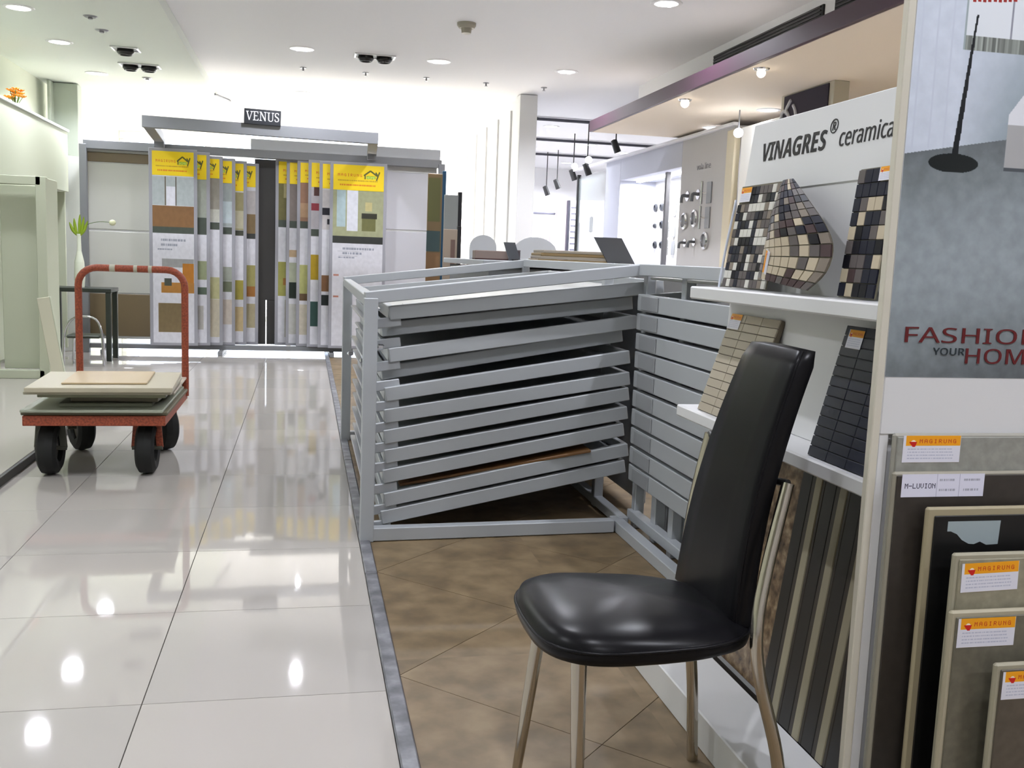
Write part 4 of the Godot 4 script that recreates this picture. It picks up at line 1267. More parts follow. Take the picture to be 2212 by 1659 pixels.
		if k == 0:
			part(bt, "picture", quad(wd * 0.8, 0.42), mat("board_olive", Color(0.4, 0.4, 0.24), 0.4), at(-0.01, p0.y - 0.26, 0.0112))
			part(bt, "picture", quad(wd * 0.9, 0.2), mat("board_teal", Color(0.25, 0.33, 0.34), 0.4), at(-0.01, p0.y - 0.66, 0.0112))
			part(bt, "picture", quad(wd * 0.9, 0.5), mat("board_tan", Color(0.52, 0.4, 0.28), 0.4), at(-0.01, p0.y - 1.02, 0.0112))
		elif k == 2:
			part(bt, "picture", quad(wd * 0.3, 0.5), mat("board_mauve", Color(0.42, 0.33, 0.3), 0.4), at(0.02, p0.y - 0.35, 0.0112))

# ---------------------------------------------------------------- left side
func build_left_side() -> void:
	var green := mat("veil_tinted_green", Color(0.74, 0.76, 0.67), 0.6)  # lens haze painted in as a green tint on unit and cabinet
	var dgreen := green
	# wall unit along the left with a bright top edge
	var u := thing("wall_unit", "long wall unit tinted green by painted haze with a bright top edge under the left ceiling", "wall unit", Vector3(-2.6, 0, -9.2))
	wpart(u, "front", bx(Vector3(0.04, 0.62, 5.0)), green, at(-2.47, 2.0, -8.7))
	wpart(u, "top_edge", bx(Vector3(0.06, 0.025, 5.0)), mat("edge_white", Color(0.88, 0.9, 0.88), 0.3), at(-2.46, 2.32, -8.7))
	wpart(u, "lid", bx(Vector3(0.36, 0.03, 5.0)), green, at(-2.66, 2.29, -8.7))
	wpart(u, "back_board", bx(Vector3(0.03, 1.65, 5.0)), green, at(-2.82, 0.86, -8.7))
	wpart(u, "end_board", bx(Vector3(0.35, 1.64, 0.03)), green, at(-2.65, 0.87, -11.15))
	# pillar in the corner
	var c := thing("corner_pillar", "pale square pillar at the far end of the left wall", "pillar", Vector3(-2.62, 0, -11.95))
	part(c, "shaft", bx(Vector3(0.28, 2.9, 0.2), 0.005), mat("pillar_paint", Color(0.74, 0.77, 0.72), 0.7), at(0, 1.45, 0))
	part(c, "side_board", bx(Vector3(0.03, 1.4, 0.24)), mat("pillar_paint", Color.WHITE), at(-0.12, 2.2, 0.14))
	# white panel turned out from the pillar
	var pn := thing("angled_panel", "white display panel standing at an angle before the corner pillar", "panel", Vector3(-2.48, 0, -11.3))
	part(pn, "board", bx(Vector3(0.3, 1.75, 0.02)), mat("panel_white", Color(0.82, 0.83, 0.8), 0.5), Transform3D(Basis(Vector3.UP, 0.6), Vector3(0, 1.2, 0)))
	part(pn, "stand", bx(Vector3(0.2, 0.34, 0.1)), mat("panel_white", Color.WHITE), Transform3D(Basis(Vector3.UP, 0.6), Vector3(0, 0.17, 0)))
	# orange flowers on top of the unit
	var fp := on_x(33, 207, -2.58)
	var fl := thing("orange_flowers", "bunch of orange flowers in a small pot on top of the wall unit", "flowers", Vector3(fp.x, 2.305, fp.z))
	part(fl, "pot", lathe([Vector2(0, 0), Vector2(0.04, 0), Vector2(0.055, 0.09), Vector2(0.045, 0.09), Vector2(0.04, 0.02), Vector2(0, 0.02)], 16), mat("pot_white", Color(0.8, 0.8, 0.76), 0.4))
	var pet := mat("petal_orange", Color(0.9, 0.55, 0.08), 0.6)
	rng.seed = 12
	for k in 14:
		var p := Vector3(rng.randf_range(-0.05, 0.05), rng.randf_range(0.12, 0.22), rng.randf_range(-0.09, 0.09))
		var pl := []
		for j in 6:
			var aa := TAU * j / 6
			pl.append([bx(Vector3(0.03, 0.006, 0.018), 0.002), Transform3D(Basis(Vector3.UP, aa) * Basis(Vector3.BACK, 0.5), p + Vector3(cos(aa), 0.2, -sin(aa)) * 0.02)])
		part(fl, "blossom", join(pl), pet)
		part(fl, "stem", tube([Vector3(0, 0.05, 0), p], 0.003, 5), mat("stem_green", Color(0.3, 0.4, 0.12), 0.6))
	# framed cabinet facing the camera
	var zc := -8.62
	var cb := thing("framed_cabinet", "framed cabinet tinted green by painted haze with recessed panels on the raised floor", "cabinet", Vector3(-2.46, 0.045, zc))
	var w := 0.74
	var h := 1.64
	part(cb, "frame", join([[bx(Vector3(0.08, h, 0.06)), at(w * 0.5, h * 0.5, 0)], [bx(Vector3(0.1, h, 0.06)), at(-0.03, h * 0.5, 0)], [bx(Vector3(0.08, h, 0.06)), at(-w * 0.5, h * 0.5, 0)], [bx(Vector3(w, 0.07, 0.06)), at(0, h - 0.035, 0)], [bx(Vector3(w, 0.07, 0.06)), at(0, 0.035, 0)]]), dgreen)
	for s in [-1, 1]:
		part(cb, "door_panel", bx(Vector3(0.3, h - 0.14, 0.02)), green, at(s * 0.19 - 0.005, h * 0.5, -0.09))
		part(cb, "carcass_side", bx(Vector3(0.02, h, 0.5)), green, at(s * (w * 0.5 - 0.01), h * 0.5, -0.27))
	# boards leaning in front of the cabinet's side
	var lb := thing("leaning_board", "narrow pale beige board leaning against the framed cabinet", "panel", Vector3(-1.98, 0.0, -8.5))
	part(lb, "board", bx(Vector3(0.1, 0.72, 0.02)), mat("leaning_beige", Color(0.8, 0.79, 0.7), 0.5), Transform3D(Basis(Vector3.BACK, 0.16), Vector3(-0.03, 0.365, 0)))
	part(lb, "edge_band", bx(Vector3(0.012, 0.72, 0.024)), dgreen, Transform3D(Basis(Vector3.BACK, 0.16), Vector3(0.02, 0.373, 0)))
	# console table
	var zt := -10.5
	var tb := thing("console_table", "dark slim table standing before the brown tiled board", "table", Vector3(-2.18, 0, zt))
	part(tb, "table_top", bx(Vector3(0.6, 0.04, 0.4)), mat("table_dark", Color(0.17, 0.19, 0.16), 0.4), at(0, 0.705, 0))
	for sx in [-1, 1]:
		for sz in [-1, 1]:
			part(tb, "leg", bx(Vector3(0.05, 0.685, 0.05)), mat("table_dark", Color.WHITE), at(sx * 0.27, 0.3425, sz * 0.17))
	# bottle vase with flowers
	var vs := thing("bottle_vase", "tall white bottle vase with green leaves and one white bloom on the dark table", "vase", Vector3(-2.21, 0.725, zt))
	part(vs, "vase", lathe([Vector2(0, 0), Vector2(0.045, 0), Vector2(0.052, 0.1), Vector2(0.046, 0.25), Vector2(0.022, 0.36), Vector2(0.019, 0.5), Vector2(0.024, 0.53), Vector2(0.015, 0.53), Vector2(0.012, 0.4), Vector2(0, 0.4)], 24), mat("vase_white", Color(0.86, 0.88, 0.8), 0.3))
	var leafm := mat("leaf_green", Color(0.52, 0.62, 0.12), 0.5)
	for k in 5:
		var s: float = [-1.0, 1.0, -0.5, 0.6, 0.15][k]
		var pts := curve([Vector3(0, 0.5, 0), Vector3(s * 0.05, 0.56, 0.01), Vector3(s * 0.085, 0.64 + 0.02 * k, 0.0)], 8)
		var rr := []
		for i in 9:
			rr.append(0.003 + 0.013 * sin(PI * i / 8.0))
		part(vs, "leaf", tube(pts, rr, 6), leafm)
	var bp := on_z(243, 481, zt) - vs.position
	part(vs, "stem", tube(curve([Vector3(0, 0.45, 0), Vector3(0.05, 0.6, 0), Vector3(0.18, 0.655, 0), bp], 14), 0.003, 5), mat("stem_green", Color.WHITE))
	var bl := []
	for k in 14:
		var aa := TAU * k / 7.0
		var el := 0.5 if k < 7 else 1.0
		bl.append([bx(Vector3(0.045, 0.008, 0.03), 0.003), Transform3D(Basis(Vector3.UP, aa + (0.0 if k < 7 else 0.4)) * Basis(Vector3.BACK, el), bp + Vector3(cos(aa), 0.3, -sin(aa)) * 0.025)])
	var bs := SphereMesh.new()
	bs.radius = 0.032
	bs.height = 0.06
	bs.radial_segments = 14
	bs.rings = 7
	bl.append([bs, at(bp.x, bp.y, bp.z)])
	part(vs, "bloom", join(bl), mat("bloom_white", Color(0.86, 0.87, 0.72), 0.6))
	# chrome chair back under the table
	var sc := thing("chrome_stool", "stool with an arched chrome back in front of the dark table", "stool", Vector3(-2.0, 0, -9.9))
	var p0 := on_z(142, 790, -9.9)
	var arc := []
	for p in [[137, 770], [140, 715], [156, 689], [183, 684], [207, 690], [219, 716], [224, 770]]:
		arc.append(on_z(p[0], p[1], -9.9) - sc.position)
	arc[0].y = 0.0
	arc[-1].y = 0.0
	part(sc, "back_arch", tube(curve(arc, 30), 0.012, 8), mat("chrome", Color.WHITE))
	var mid: Vector3 = (arc[0] + arc[-1]) * 0.5
	part(sc, "seat", bx(Vector3(0.3, 0.03, 0.26), 0.01), mat("stool_dark", Color(0.2, 0.22, 0.17), 0.5), at(mid.x, 0.28, -0.12))
	for sx in [-1, 1]:
		part(sc, "leg", tube([Vector3(mid.x + sx * 0.13, 0.28, -0.23), Vector3(mid.x + sx * 0.15, 0.0, -0.25)], 0.01, 8), mat("chrome", Color.WHITE))

# ---------------------------------------------------------------- hand cart with tiles
func build_cart() -> void:
	var red := noise_mat("cart_red", [Color(0.42, 0.19, 0.12), Color(0.56, 0.25, 0.15), Color(0.62, 0.32, 0.2)], 0.03, 4.0, 0.55, 71)
	var rub := mat("rubber", Color(0.07, 0.075, 0.065), 0.75)
	var t := thing("platform_cart", "rusty red platform hand cart with four black wheels carrying tile slabs", "cart", Vector3(-1.02, 0, -5.55))
	var xl := -1.345
	var xr := -0.68
	var zn := -5.1
	var zf := -6.0
	var yd := 0.3
	for e in [[Vector3(xl, yd, zn), Vector3(xr, yd, zn)], [Vector3(xl, yd, zf), Vector3(xr, yd, zf)], [Vector3(xl + 0.02, yd, zn), Vector3(xl + 0.02, yd, zf)], [Vector3(xr - 0.02, yd, zn), Vector3(xr - 0.02, yd, zf)]]:
		var b := bar(e[0], e[1], 0.04, 0.05)
		wpart(t, "frame_bar", b[0], red, b[1])
	wpart(t, "deck", bx(Vector3(xr - xl + 0.02, 0.018, zn - zf + 0.02), 0.004), mat("deck_wood", Color(0.4, 0.38, 0.3), 0.7), at((xl + xr) * 0.5, yd + 0.035, (zn + zf) * 0.5))
	var tyre := lathe([Vector2(0.07, -0.042), Vector2(0.105, -0.048), Vector2(0.128, -0.034), Vector2(0.134, 0), Vector2(0.128, 0.034), Vector2(0.105, 0.048), Vector2(0.07, 0.042), Vector2(0.07, -0.042)], 28)
	for p in [[-1.255, -5.24], [-0.79, -5.24], [-1.24, -5.86], [-0.79, -5.86]]:
		var wx := Transform3D(Basis(Vector3.BACK, PI / 2), Vector3(p[0], 0.134, p[1]))
		if p[1] < -5.5:
			wx = Transform3D(Basis(Vector3.UP, 0.5) * Basis(Vector3.BACK, PI / 2), Vector3(p[0], 0.134, p[1]))
		var wh := wpart(t, "wheel", tyre, rub, wx)
		part(wh, "hub", lathe([Vector2(0, 0.03), Vector2(0.07, 0.02), Vector2(0.07, -0.02), Vector2(0, -0.03)], 20), mat("hub_grey", Color(0.3, 0.28, 0.25), 0.5))
		for s in [-1, 1]:
			var b := bar(wx.origin + wx.basis.y * 0.062 * s, Vector3(wx.origin.x, yd - 0.025, wx.origin.z) + wx.basis.y * 0.05 * s, 0.012, 0.035)
			wpart(t, "fork", b[0], red if p[0] > -1 else mat("fork_grey", Color(0.3, 0.3, 0.25), 0.5), b[1])
		wpart(t, "axle", tube([wx.origin - wx.basis.y * 0.075, wx.origin + wx.basis.y * 0.075], 0.012, 8), mat("fork_grey", Color.WHITE))
	# handle: posts and rounded top
	var zh := -5.97
	var hl := -1.265
	var hr := -0.685
	var hy := 1.035
	var pts := [Vector3(hl, yd, zh), Vector3(hl, hy - 0.12, zh)]
	for k in 7:
		var a := PI - PI / 2 * k / 6.0
		pts.append(Vector3(hl + 0.1 + 0.1 * cos(a), hy - 0.1 + 0.1 * sin(a), zh))
	for k in 7:
		var a := PI / 2 - PI / 2 * k / 6.0
		pts.append(Vector3(hr - 0.1 + 0.1 * cos(a), hy - 0.1 + 0.1 * sin(a), zh))
	pts.append(Vector3(hr, hy - 0.12, zh))
	pts.append(Vector3(hr, yd, zh))
	wpart(t, "handle", tube(pts, 0.02, 12), red)
	for p in [[0.17, 0.03], [0.3, 0.02], [0.38, 0.02]]:
		wpart(t, "worn_tape", tube([Vector3(hl + p[0], hy, zh), Vector3(hl + p[0] + p[1], hy, zh)], 0.0215, 12), mat("tape_pale", Color(0.68, 0.67, 0.6), 0.6))
	# slabs on the deck, from the bottom up: x0, x1, zn, zf, thickness, tone
	var y := yd + 0.044
	var slabs := [
		[-1.35, -0.69, -5.06, -5.95, 0.014, Color(0.6, 0.62, 0.55), "wide thin pale slab lying on the cart deck"],
		[-1.2, -0.76, -5.16, -5.8, 0.02, Color(0.47, 0.48, 0.4), "grey-green tile second from the bottom on the cart"],
		[-1.14, -0.72, -5.2, -5.85, 0.022, Color(0.5, 0.47, 0.39), "brownish tile third from the bottom on the cart"],
		[-1.25, -0.67, -5.3, -6.02, 0.012, Color(0.68, 0.64, 0.58), "beige slab sticking out past the cart handle"],
		[-1.28, -0.68, -5.1, -5.7, 0.02, Color(0.5, 0.5, 0.4), "olive tile under the top slabs of the cart load"],
		[-1.34, -0.66, -5.06, -5.68, 0.016, Color(0.64, 0.62, 0.54), "large pale slab second from the top on the cart"],
		[-1.33, -0.655, -5.02, -5.66, 0.024, Color(0.7, 0.67, 0.58), "thick cream slab near the top of the cart load"],
		[-1.19, -0.79, -5.14, -5.62, 0.009, Color(0.72, 0.64, 0.5), "small tan tile lying on top of the cart load"]]
	for k in slabs.size():
		var s: Array = slabs[k]
		var o := thing("tile_slab", s[6], "tile", Vector3((s[0] + s[1]) * 0.5, y, (s[2] + s[3]) * 0.5))
		o.rotation.y = [0.0, 0.02, -0.03, 0.02, 0.0, 0.03, 0.05, 0.06][k]
		part(o, "slab", bx(Vector3(s[1] - s[0], s[4], s[2] - s[3]), 0.003), mat("slab_tone%d" % k, s[5], 0.4), at(0, s[4] * 0.5, 0))
		y += s[4] + 0.0005

# ---------------------------------------------------------------- far right: fittings wall and displays beyond the pillar
func fitting(p: Vector3, r: float, kind: int, label: String, group: String) -> void:
	var t := thing("bath_fitting", label, "bathroom fitting", p, group)
	t.rotation.z = PI / 2     # local y points to -x, out of the board
	var chrome := mat("chrome", Color.WHITE)
	if kind == 3:
		part(t, "ring", lathe([Vector2(r * 0.6, 0), Vector2(r * 0.65, 0.03), Vector2(r, 0.02), Vector2(r, 0)], 20), mat("fitting_black", Color(0.16, 0.17, 0.2), 0.35))
		part(t, "plate", disc(r * 0.6, 0.008, 20), chrome)
	elif kind == 0:
		part(t, "ring", lathe([Vector2(r * 0.7, 0), Vector2(r * 0.75, 0.03), Vector2(r, 0.02), Vector2(r, 0)], 20), chrome)
		part(t, "plate", disc(r * 0.7, 0.008, 20), mat("fitting_grey", Color(0.55, 0.56, 0.58), 0.3))
	elif kind == 1:
		part(t, "plate", bx(Vector3(r * 2.4, 0.012, r * 1.3), 0.004), mat("fitting_grey", Color.WHITE), at(0, 0.006, 0))
		part(t, "bar", tube([Vector3(-r * 1.3, 0.05, -r * 0.9), Vector3(r * 1.3, 0.05, -r * 0.9)], 0.012, 8), chrome)
		part(t, "stay", tube([Vector3(0, 0.0, -r * 0.6), Vector3(0, 0.05, -r * 0.9)], 0.008, 8), chrome)
	else:
		part(t, "plate", disc(r, 0.01, 18), chrome)
		part(t, "spout", tube(curve([Vector3(0, 0.0, 0), Vector3(0, 0.06, 0), Vector3(-r * 1.4, 0.07, 0)], 8), r * 0.35, 8), mat("fitting_dark", Color(0.4, 0.41, 0.43), 0.3))

func build_far_right() -> void:
	var grey := mat("niche_grey", Color(0.72, 0.73, 0.78), 0.6)
	var white := mat("bright_wall", Color.WHITE)
	var X := 3.8
	var w := thing("fittings_wall", "grey free-standing wall with a bright niche and chrome bathroom fittings", "display wall", Vector3(X, 0, -10.3))
	var z0 := -8.45
	var z1 := -9.72
	var z2 := -11.75
	var z3 := -12.35
	wpart(w, "near_panel", bx(Vector3(0.5, 2.45, z0 - z1)), mat("panel_warm", Color(0.7, 0.69, 0.69), 0.5), at(X + 0.25, 1.225, (z0 + z1) * 0.5))
	wpart(w, "end_post", bx(Vector3(0.06, 2.4, 0.16)), mat("post_cream", Color(0.78, 0.74, 0.64), 0.5), at(X - 0.02, 1.2, z0 + 0.02))
	wpart(w, "far_panel", bx(Vector3(0.5, 2.45, z2 - z3)), grey, at(X + 0.25, 1.225, (z2 + z3) * 0.5))
	wpart(w, "header", bx(Vector3(0.5, 0.27, z1 - z2)), grey, at(X + 0.25, 2.315, (z1 + z2) * 0.5))
	wpart(w, "counter", bx(Vector3(0.5, 0.9, z1 - z2)), grey, at(X + 0.25, 0.45, (z1 + z2) * 0.5))
	wpart(w, "cornice", bx(Vector3(0.06, 0.03, 5.4)), mat("cornice_white", Color(0.9, 0.9, 0.92), 0.3), at(X - 0.02, 2.455, -11.1))
	wpart(w, "niche_back", bx(Vector3(0.03, 1.28, z1 - z2)), white, at(X + 0.48, 1.54, (z1 + z2) * 0.5))
	wpart(w, "divider", bx(Vector3(0.05, 1.26, 0.05)), mat("divider_grey", Color(0.35, 0.35, 0.37), 0.5), at(X + 0.02, 1.53, -10.15))
	# niche strip light
	wpart(w, "strip_lamp", bx(Vector3(0.06, 0.02, 1.8)), glow("strip_glow", Color(0.97, 0.98, 1.0), 6.0), at(X + 0.2, 2.165, (z1 + z2) * 0.5))
	var al := AreaLight3D.new()
	al.name = "niche_light"
	w.add_child(al)
	al.area_size = Vector2(0.1, 1.8)
	al.position = Vector3(0.2, 2.15, (z1 + z2) * 0.5 + 10.3)
	al.rotation_degrees = Vector3(-90, 0, 0)
	al.light_energy = 7.0
	al.area_range = 30
	al.shadow_enabled = true
	# lettering on the near panel
	lettering(w, "lettering", "vola line", 0.34, 0.06, mat("panel_print", Color(0.36, 0.35, 0.38), 0.5), w.transform.affine_inverse() * Transform3D(Basis(Vector3(0, 0, 1), Vector3.UP, Vector3(-1, 0, 0)), Vector3(X - 0.001, 2.11, -9.3)), "Droid Sans", 400, true)
	# fittings
	for p in [[1486, 424, 0.05, 2], [1509, 420, 0.05, 2], [1480, 478, 0.085, 0], [1502, 472, 0.085, 0], [1480, 525, 0.04, 2], [1500, 523, 0.04, 2]]:
		var q := on_x(p[0], p[1], X)
		fitting(q, p[2], p[3], "round chrome fitting on the grey panel of the fittings wall", "round fittings on the grey panel")
	for p in [[1533, 416], [1529, 470]]:
		fitting(on_x(p[0], p[1], X), 0.085, 1, "square chrome towel bar on the grey panel of the fittings wall", "towel bars on the grey panel")
	fitting(on_x(1524, 520, X), 0.085, 0, "large pale round mirror fitting low on the grey panel", "")
	for p in [[1394, 452, 0.03], [1405, 451, 0.03], [1418, 449, 0.05], [1431, 447, 0.05], [1404, 487, 0.03], [1416, 488, 0.03], [1431, 485, 0.05], [1391, 529, 0.035], [1403, 529, 0.035], [1416, 529, 0.045], [1430, 529, 0.045], [1375, 472, 0.035], [1373, 491, 0.035]]:
		fitting(on_x(p[0], p[1], X + 0.46), p[2], 3, "small round fitting on the bright white niche board", "fittings on the niche board")
	for p in [[1458, 452], [1456, 497], [1454, 535]]:
		fitting(on_x(p[0], p[1], X + 0.46), 0.07, 1, "square fitting in the narrow bright bay of the niche", "square fittings in the niche")
	# glass screen with black edges beyond the wall
	var gs := thing("glass_screen", "tall clear glass screen with black edge posts beyond the fittings wall", "glass screen", Vector3(X + 0.05, 0, -13.1))
	var glass := mat("clear_glass", Color.WHITE)
	part(gs, "pane", bx(Vector3(0.012, 2.35, 1.4), 0.002), glass, at(0, 1.2, 0))
	for s in [-0.72, 0.72]:
		part(gs, "edge_post", bx(Vector3(0.05, 2.4, 0.05)), mat("black_metal", Color.WHITE), at(0, 1.2, s))
	# far boards
	var zf := -17.0
	var defs := [[1146, 1200, 432, 0.0, Color(0.9, 0.9, 0.92), "white far display board beyond the pillar"], [1202, 1222, 432, 0.02, Color(0.9, 0.8, 0.85), "pale pink far display board beyond the pillar"], [1228, 1246, 434, 0.04, Color(0.88, 0.88, 0.9), "white far rack of stacked samples beyond the pillar"], [1252, 1304, 432, 0.0, Color(0.9, 0.9, 0.92), "wide white far display board with a black fitting"]]
	for k in 4:
		var d: Array = defs[k]
		var a := on_z(d[0], d[2], zf)
		var b := on_z(d[1], d[2], zf)
		var o := thing("far_board", d[5], "display board", Vector3((a.x + b.x) * 0.5, 0, zf + d[3] * 3.0))
		var wd := b.x - a.x
		part(o, "panel", bx(Vector3(wd, a.y, 0.05)), mat("far_tone%d" % k, d[4], 0.5), at(0, a.y * 0.5, 0))
		if k == 0:
			part(o, "top_rail", bx(Vector3(wd, 0.03, 0.06)), mat("rail_grey", Color(0.4, 0.4, 0.45), 0.5), at(0, a.y - 0.22, 0.01))
			for s in 4:
				part(o, "groove", bx(Vector3(0.012, 0.9, 0.06)), mat("groove_pink", Color(0.72, 0.55, 0.58), 0.6), at(-0.02 + s * 0.055, a.y - 0.7, 0.002))
		elif k == 2:
			for s in 9:
				part(o, "slot", bx(Vector3(wd * 0.8, 0.025, 0.06)), mat("rail_grey", Color.WHITE), at(0.0, a.y - 0.12 - s * 0.105, 0.004))
			part(o, "edge_strip", bx(Vector3(0.04, a.y, 0.08)), mat("edge_dark", Color(0.2, 0.2, 0.24), 0.5), at(-wd * 0.5 - 0.03, a.y * 0.5, 0))
		elif k == 3:
			part(o, "edge_strip", bx(Vector3(0.03, a.y - 0.4, 0.08)), mat("edge_dark", Color.WHITE), at(-wd * 0.5, (a.y - 0.4) * 0.5, 0))
			part(o, "black_fitting", bx(Vector3(0.06, 0.28, 0.07), 0.02), mat("black_metal", Color.WHITE), at(0.0, a.y - 0.42, 0.04))
	# track beams across the far ceiling and spot heads
	var k3 := 0
	for p in [[1150, 256, 1272, 266], [1150, 300, 1290, 314], [1150, 332, 1320, 346]]:
		var a := on_y(p[0], p[1], HIGH - 0.03)
		var o := thing("track_rail", ["thin dark lighting rail crossing the ceiling right beside the square pillar", "middle one of three dark lighting rails across the ceiling beyond the pillar", "dark lighting rail deepest in the room beyond the pillar"][k3], "lighting track", Vector3(5.15, HIGH - 0.03, a.z))
		part(o, "rail", bx(Vector3(4.5, 0.035, 0.05)), mat("rail_dark", Color(0.22, 0.22, 0.26), 0.5))
		part(o, "end_cap", bx(Vector3(0.03, 0.04, 0.055)), mat("black_metal", Color.WHITE), at(-2.25, 0, 0))
		k3 += 1
	for p in [[1238, 378, -14.0, 1], [1268, 366, -12.8, 1], [1203, 398, -16.2, 0], [1180, 412, -16.6, 0], [1330, 316, -12.0, 0]]:
		var q := on_z(p[0], p[1], p[2])
		var o := thing("track_spot", "black track spotlight hanging beyond the pillar", "spotlight", q, "track spotlights beyond the pillar")
		part(o, "head", lathe([Vector2(0, 0.09), Vector2(0.04, 0.08), Vector2(0.045, -0.08), Vector2(0.035, -0.08), Vector2(0.03, -0.06), Vector2(0, -0.06)], 16), mat("black_metal", Color.WHITE), Transform3D(Basis(Vector3.BACK, 0.4), Vector3.ZERO))
		part(o, "stem", tube([Vector3(0, 0.06, 0), Vector3(0, HIGH - q.y, 0)], 0.008, 6), mat("black_metal", Color.WHITE))
		if p[3] == 1:
			var s := SphereMesh.new()
			s.radius = 0.045
			s.height = 0.09
			part(o, "bulb", s, glow("white_bulb", Color(0.98, 0.99, 1), 12.0), at(0.0, 0.12, 0.06))
	for p in [[3.3, -13.4], [4.4, -15.2], [3.6, -16.0], [5.2, -16.0], [4.8, -18.2]]:  # lamps added to brighten the boards beyond the pillar
		downlight(p[0], HIGH, p[1], "round recessed downlight added to brighten the far displays beyond the pillar", 9.0, "downlights added over the far displays")
	# hanging logo box under the soffit and the warm wall behind
	var s0 := on_y(1685, 213, SOFFIT)
	var lg := thing("logo_box", "dark plum box sign with a white stroke emblem hung under the dropped ceiling", "sign", Vector3(3.6, SOFFIT - 0.32, -6.82))
	part(lg, "box", bx(Vector3(0.12, 0.64, 0.78)), mat("box_cream", Color(0.7, 0.68, 0.62), 0.5), at(0.07, 0, 0))
	part(lg, "face_panel", bx(Vector3(0.01, 0.62, 0.66)), mat("sign_plum", Color(0.14, 0.11, 0.18), 0.85), at(0.005, 0, 0.0))
	var emb := mat("emblem_white", Color(0.78, 0.78, 0.8), 0.5)
	for sarr in [[[1686, 262], [1690, 246], [1695, 240], [1699, 246]], [[1709, 216], [1704, 226], [1699, 238], [1703, 250], [1706, 260]], [[1714, 227], [1718, 238], [1720, 256]]]:
		var pts := []
		for v in sarr:
			pts.append(on_x(v[0], v[1], 3.597) - lg.position)
		part(lg, "emblem_stroke", tube(curve(pts, 12), 0.014, 6), emb)
	part(lg, "hanger", bx(Vector3(0.02, 0.03, 0.5)), mat("black_metal", Color.WHITE), at(0.07, 0.31, 0))
	var bw := thing("warm_partition", "warm beige partition standing behind the mosaic stand under the dropped ceiling", "partition", Vector3(4.4, 0, -5.6))
	part(bw, "board", bx(Vector3(0.1, 2.48, 3.6)), mat("warm_board", Color(0.86, 0.8, 0.68), 0.6), at(0, 1.24, 0))
	for s in 3:
		part(bw, "joint", bx(Vector3(0.004, 2.4, 0.006)), mat("joint_brown", Color(0.4, 0.34, 0.28), 0.6), at(-0.051, 1.24, -1.2 + s * 1.2))
	var gp := thing("narrow_partition", "plain white partition edge between fittings wall and mosaic stand", "partition", Vector3(3.75, 0, -7.9))
	part(gp, "board", bx(Vector3(0.06, 2.4, 0.7)), mat("wall_paint", Color.WHITE), at(0.05, 1.2, 0))
	part(gp, "edge", bx(Vector3(0.07, 2.4, 0.02)), mat("wall_paint", Color.WHITE), at(0.05, 1.2, 0.36))

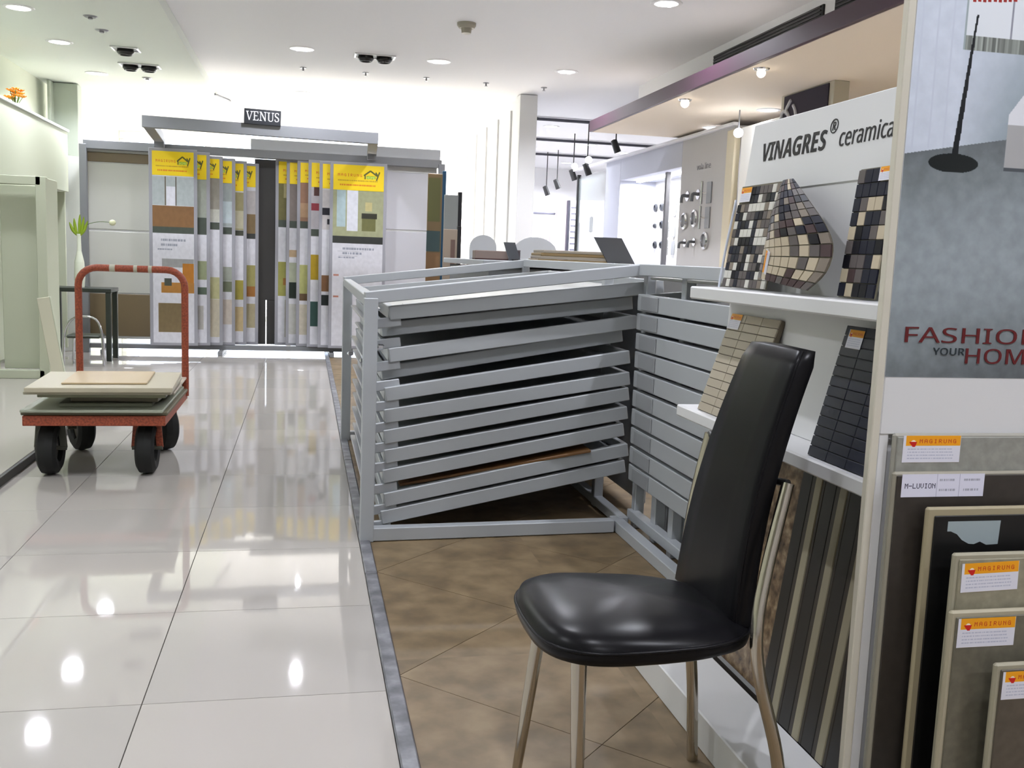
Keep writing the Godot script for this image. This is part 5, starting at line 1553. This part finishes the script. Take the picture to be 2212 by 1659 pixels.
# ---------------------------------------------------------------- things standing on the racks behind
func build_rack_top_things() -> void:
	var paint := mat("rack_paint", Color.WHITE)
	var c := thing("display_counter", "low grey counter behind the tray racks with samples on its top", "counter", Vector3(2.0, 0, -7.35))
	part(c, "top", bx(Vector3(1.9, 0.04, 1.9)), paint, at(0.1, 1.14, 0))
	part(c, "body", bx(Vector3(1.8, 1.1, 1.8)), mat("counter_grey", Color(0.45, 0.46, 0.47), 0.6), at(0.1, 0.56, 0))
	part(c, "plinth", bx(Vector3(1.7, 0.03, 1.7)), paint, at(0.1, 0.015, 0))
	# arched white panels
	var arch := func(w: float, h: float, rise: float) -> ArrayMesh:
		var poly := PackedVector2Array([Vector2(-w * 0.5, 0), Vector2(-w * 0.5, h)])
		for k in 13:
			var a := PI - PI * k / 12.0
			poly.append(Vector2(cos(a) * w * 0.5, h + sin(a) * rise))
		poly.append(Vector2(w * 0.5, 0))
		return prism(poly, -0.012, 0.012)
	var stand := Basis(Vector3.RIGHT, -PI / 2)
	var a1 := thing("arched_panel", "white arched panel standing behind the beige tile stack", "panel", Vector3(1.78, 1.16, -7.6))
	part(a1, "panel", arch.call(0.36, 0.06, 0.13), mat("panel_white2", Color(0.7, 0.71, 0.72), 0.5), Transform3D(stand, Vector3.ZERO))
	part(a1, "foot", bx(Vector3(0.3, 0.02, 0.1)), mat("panel_white2", Color.WHITE), at(0, 0.01, 0))
	var a2 := thing("arched_panel", "white round-topped box standing next to the black edged boards", "panel", Vector3(1.29, 1.16, -7.2))
	part(a2, "panel", arch.call(0.2, 0.09, 0.09), mat("panel_white2", Color.WHITE), Transform3D(stand, Vector3.ZERO))
	part(a2, "foot", bx(Vector3(0.18, 0.02, 0.1)), mat("panel_white2", Color.WHITE), at(0, 0.01, 0))
	var b1 := thing("carton", "low pinkish brown carton on the counter", "box", Vector3(1.3, 1.16, -6.95))
	part(b1, "body", bx(Vector3(0.24, 0.065, 0.12), 0.004), mat("carton_pink", Color(0.5, 0.44, 0.41), 0.6), at(0, 0.033, 0))
	part(b1, "base_band", bx(Vector3(0.242, 0.012, 0.122), 0.003), mat("carton_red", Color(0.25, 0.14, 0.13), 0.6), at(0, 0.006, 0))
	var b2 := thing("carton", "small dark carton beside the pinkish one on the counter", "box", Vector3(1.46, 1.16, -6.9))
	part(b2, "body", bx(Vector3(0.08, 0.065, 0.1), 0.004), mat("carton_dark", Color(0.27, 0.24, 0.26), 0.6), at(0, 0.033, 0))
	part(b2, "lid", bx(Vector3(0.082, 0.012, 0.102), 0.003), mat("carton_lid", Color(0.36, 0.33, 0.34), 0.6), at(0, 0.07, 0))
	# beige tiles stacked
	for k in 4:
		var o := thing("tile_slab", "beige tile in the flat stack on the counter behind the racks", "tile", Vector3(1.86 + 0.006 * (k % 2), 1.16 + k * 0.021, -6.75), "beige tiles stacked on the counter")
		part(o, "slab", bx(Vector3(0.58 - 0.02 * k, 0.0205, 0.3), 0.003), mat("stack_tone%d" % (k % 2), [Color(0.5, 0.42, 0.28), Color(0.58, 0.55, 0.5)][k % 2] if k < 2 else Color(0.6, 0.57, 0.53), 0.5), at(0, 0.01025, 0))
	# grey tilted plates on easels
	for q in [[1088, 523, 1112, 560, -6.6, 0.16], [1283, 512, 1343, 568, -6.6, 0.22]]:
		var p0 := on_z(q[0], q[1], q[4])
		var p1 := on_z(q[2], q[3], q[4])
		var h: float = p0.y - 1.16
		var w: float = absf(on_z(q[2] + 24, q[3], q[4]).x - p1.x) if q[0] < 1200 else 0.2
		var o := thing("tilted_plate", "small dark grey plate tilted on the counter edge" if q[0] < 1200 else "large dark grey plate tilted on the counter beside the second rack", "plate", Vector3(p1.x, 1.16, q[4]))
		var shear := Vector3(p0.x + w * 0.5 - p1.x, h, -0.05)
		var poly := PackedVector2Array([Vector2(-w * 0.5, 0), Vector2(w * 0.5, 0), Vector2(w * 0.5 + shear.x, h), Vector2(-w * 0.5 + shear.x, h)])
		part(o, "plate", prism(poly, -0.01, 0.01), mat("plate_grey", Color(0.3, 0.31, 0.33), 0.5), Transform3D(stand, Vector3.ZERO))
		part(o, "easel", bx(Vector3(w * 0.6, 0.012, 0.1), 0.003), mat("black_metal", Color.WHITE), at(0, 0.006, -0.02))
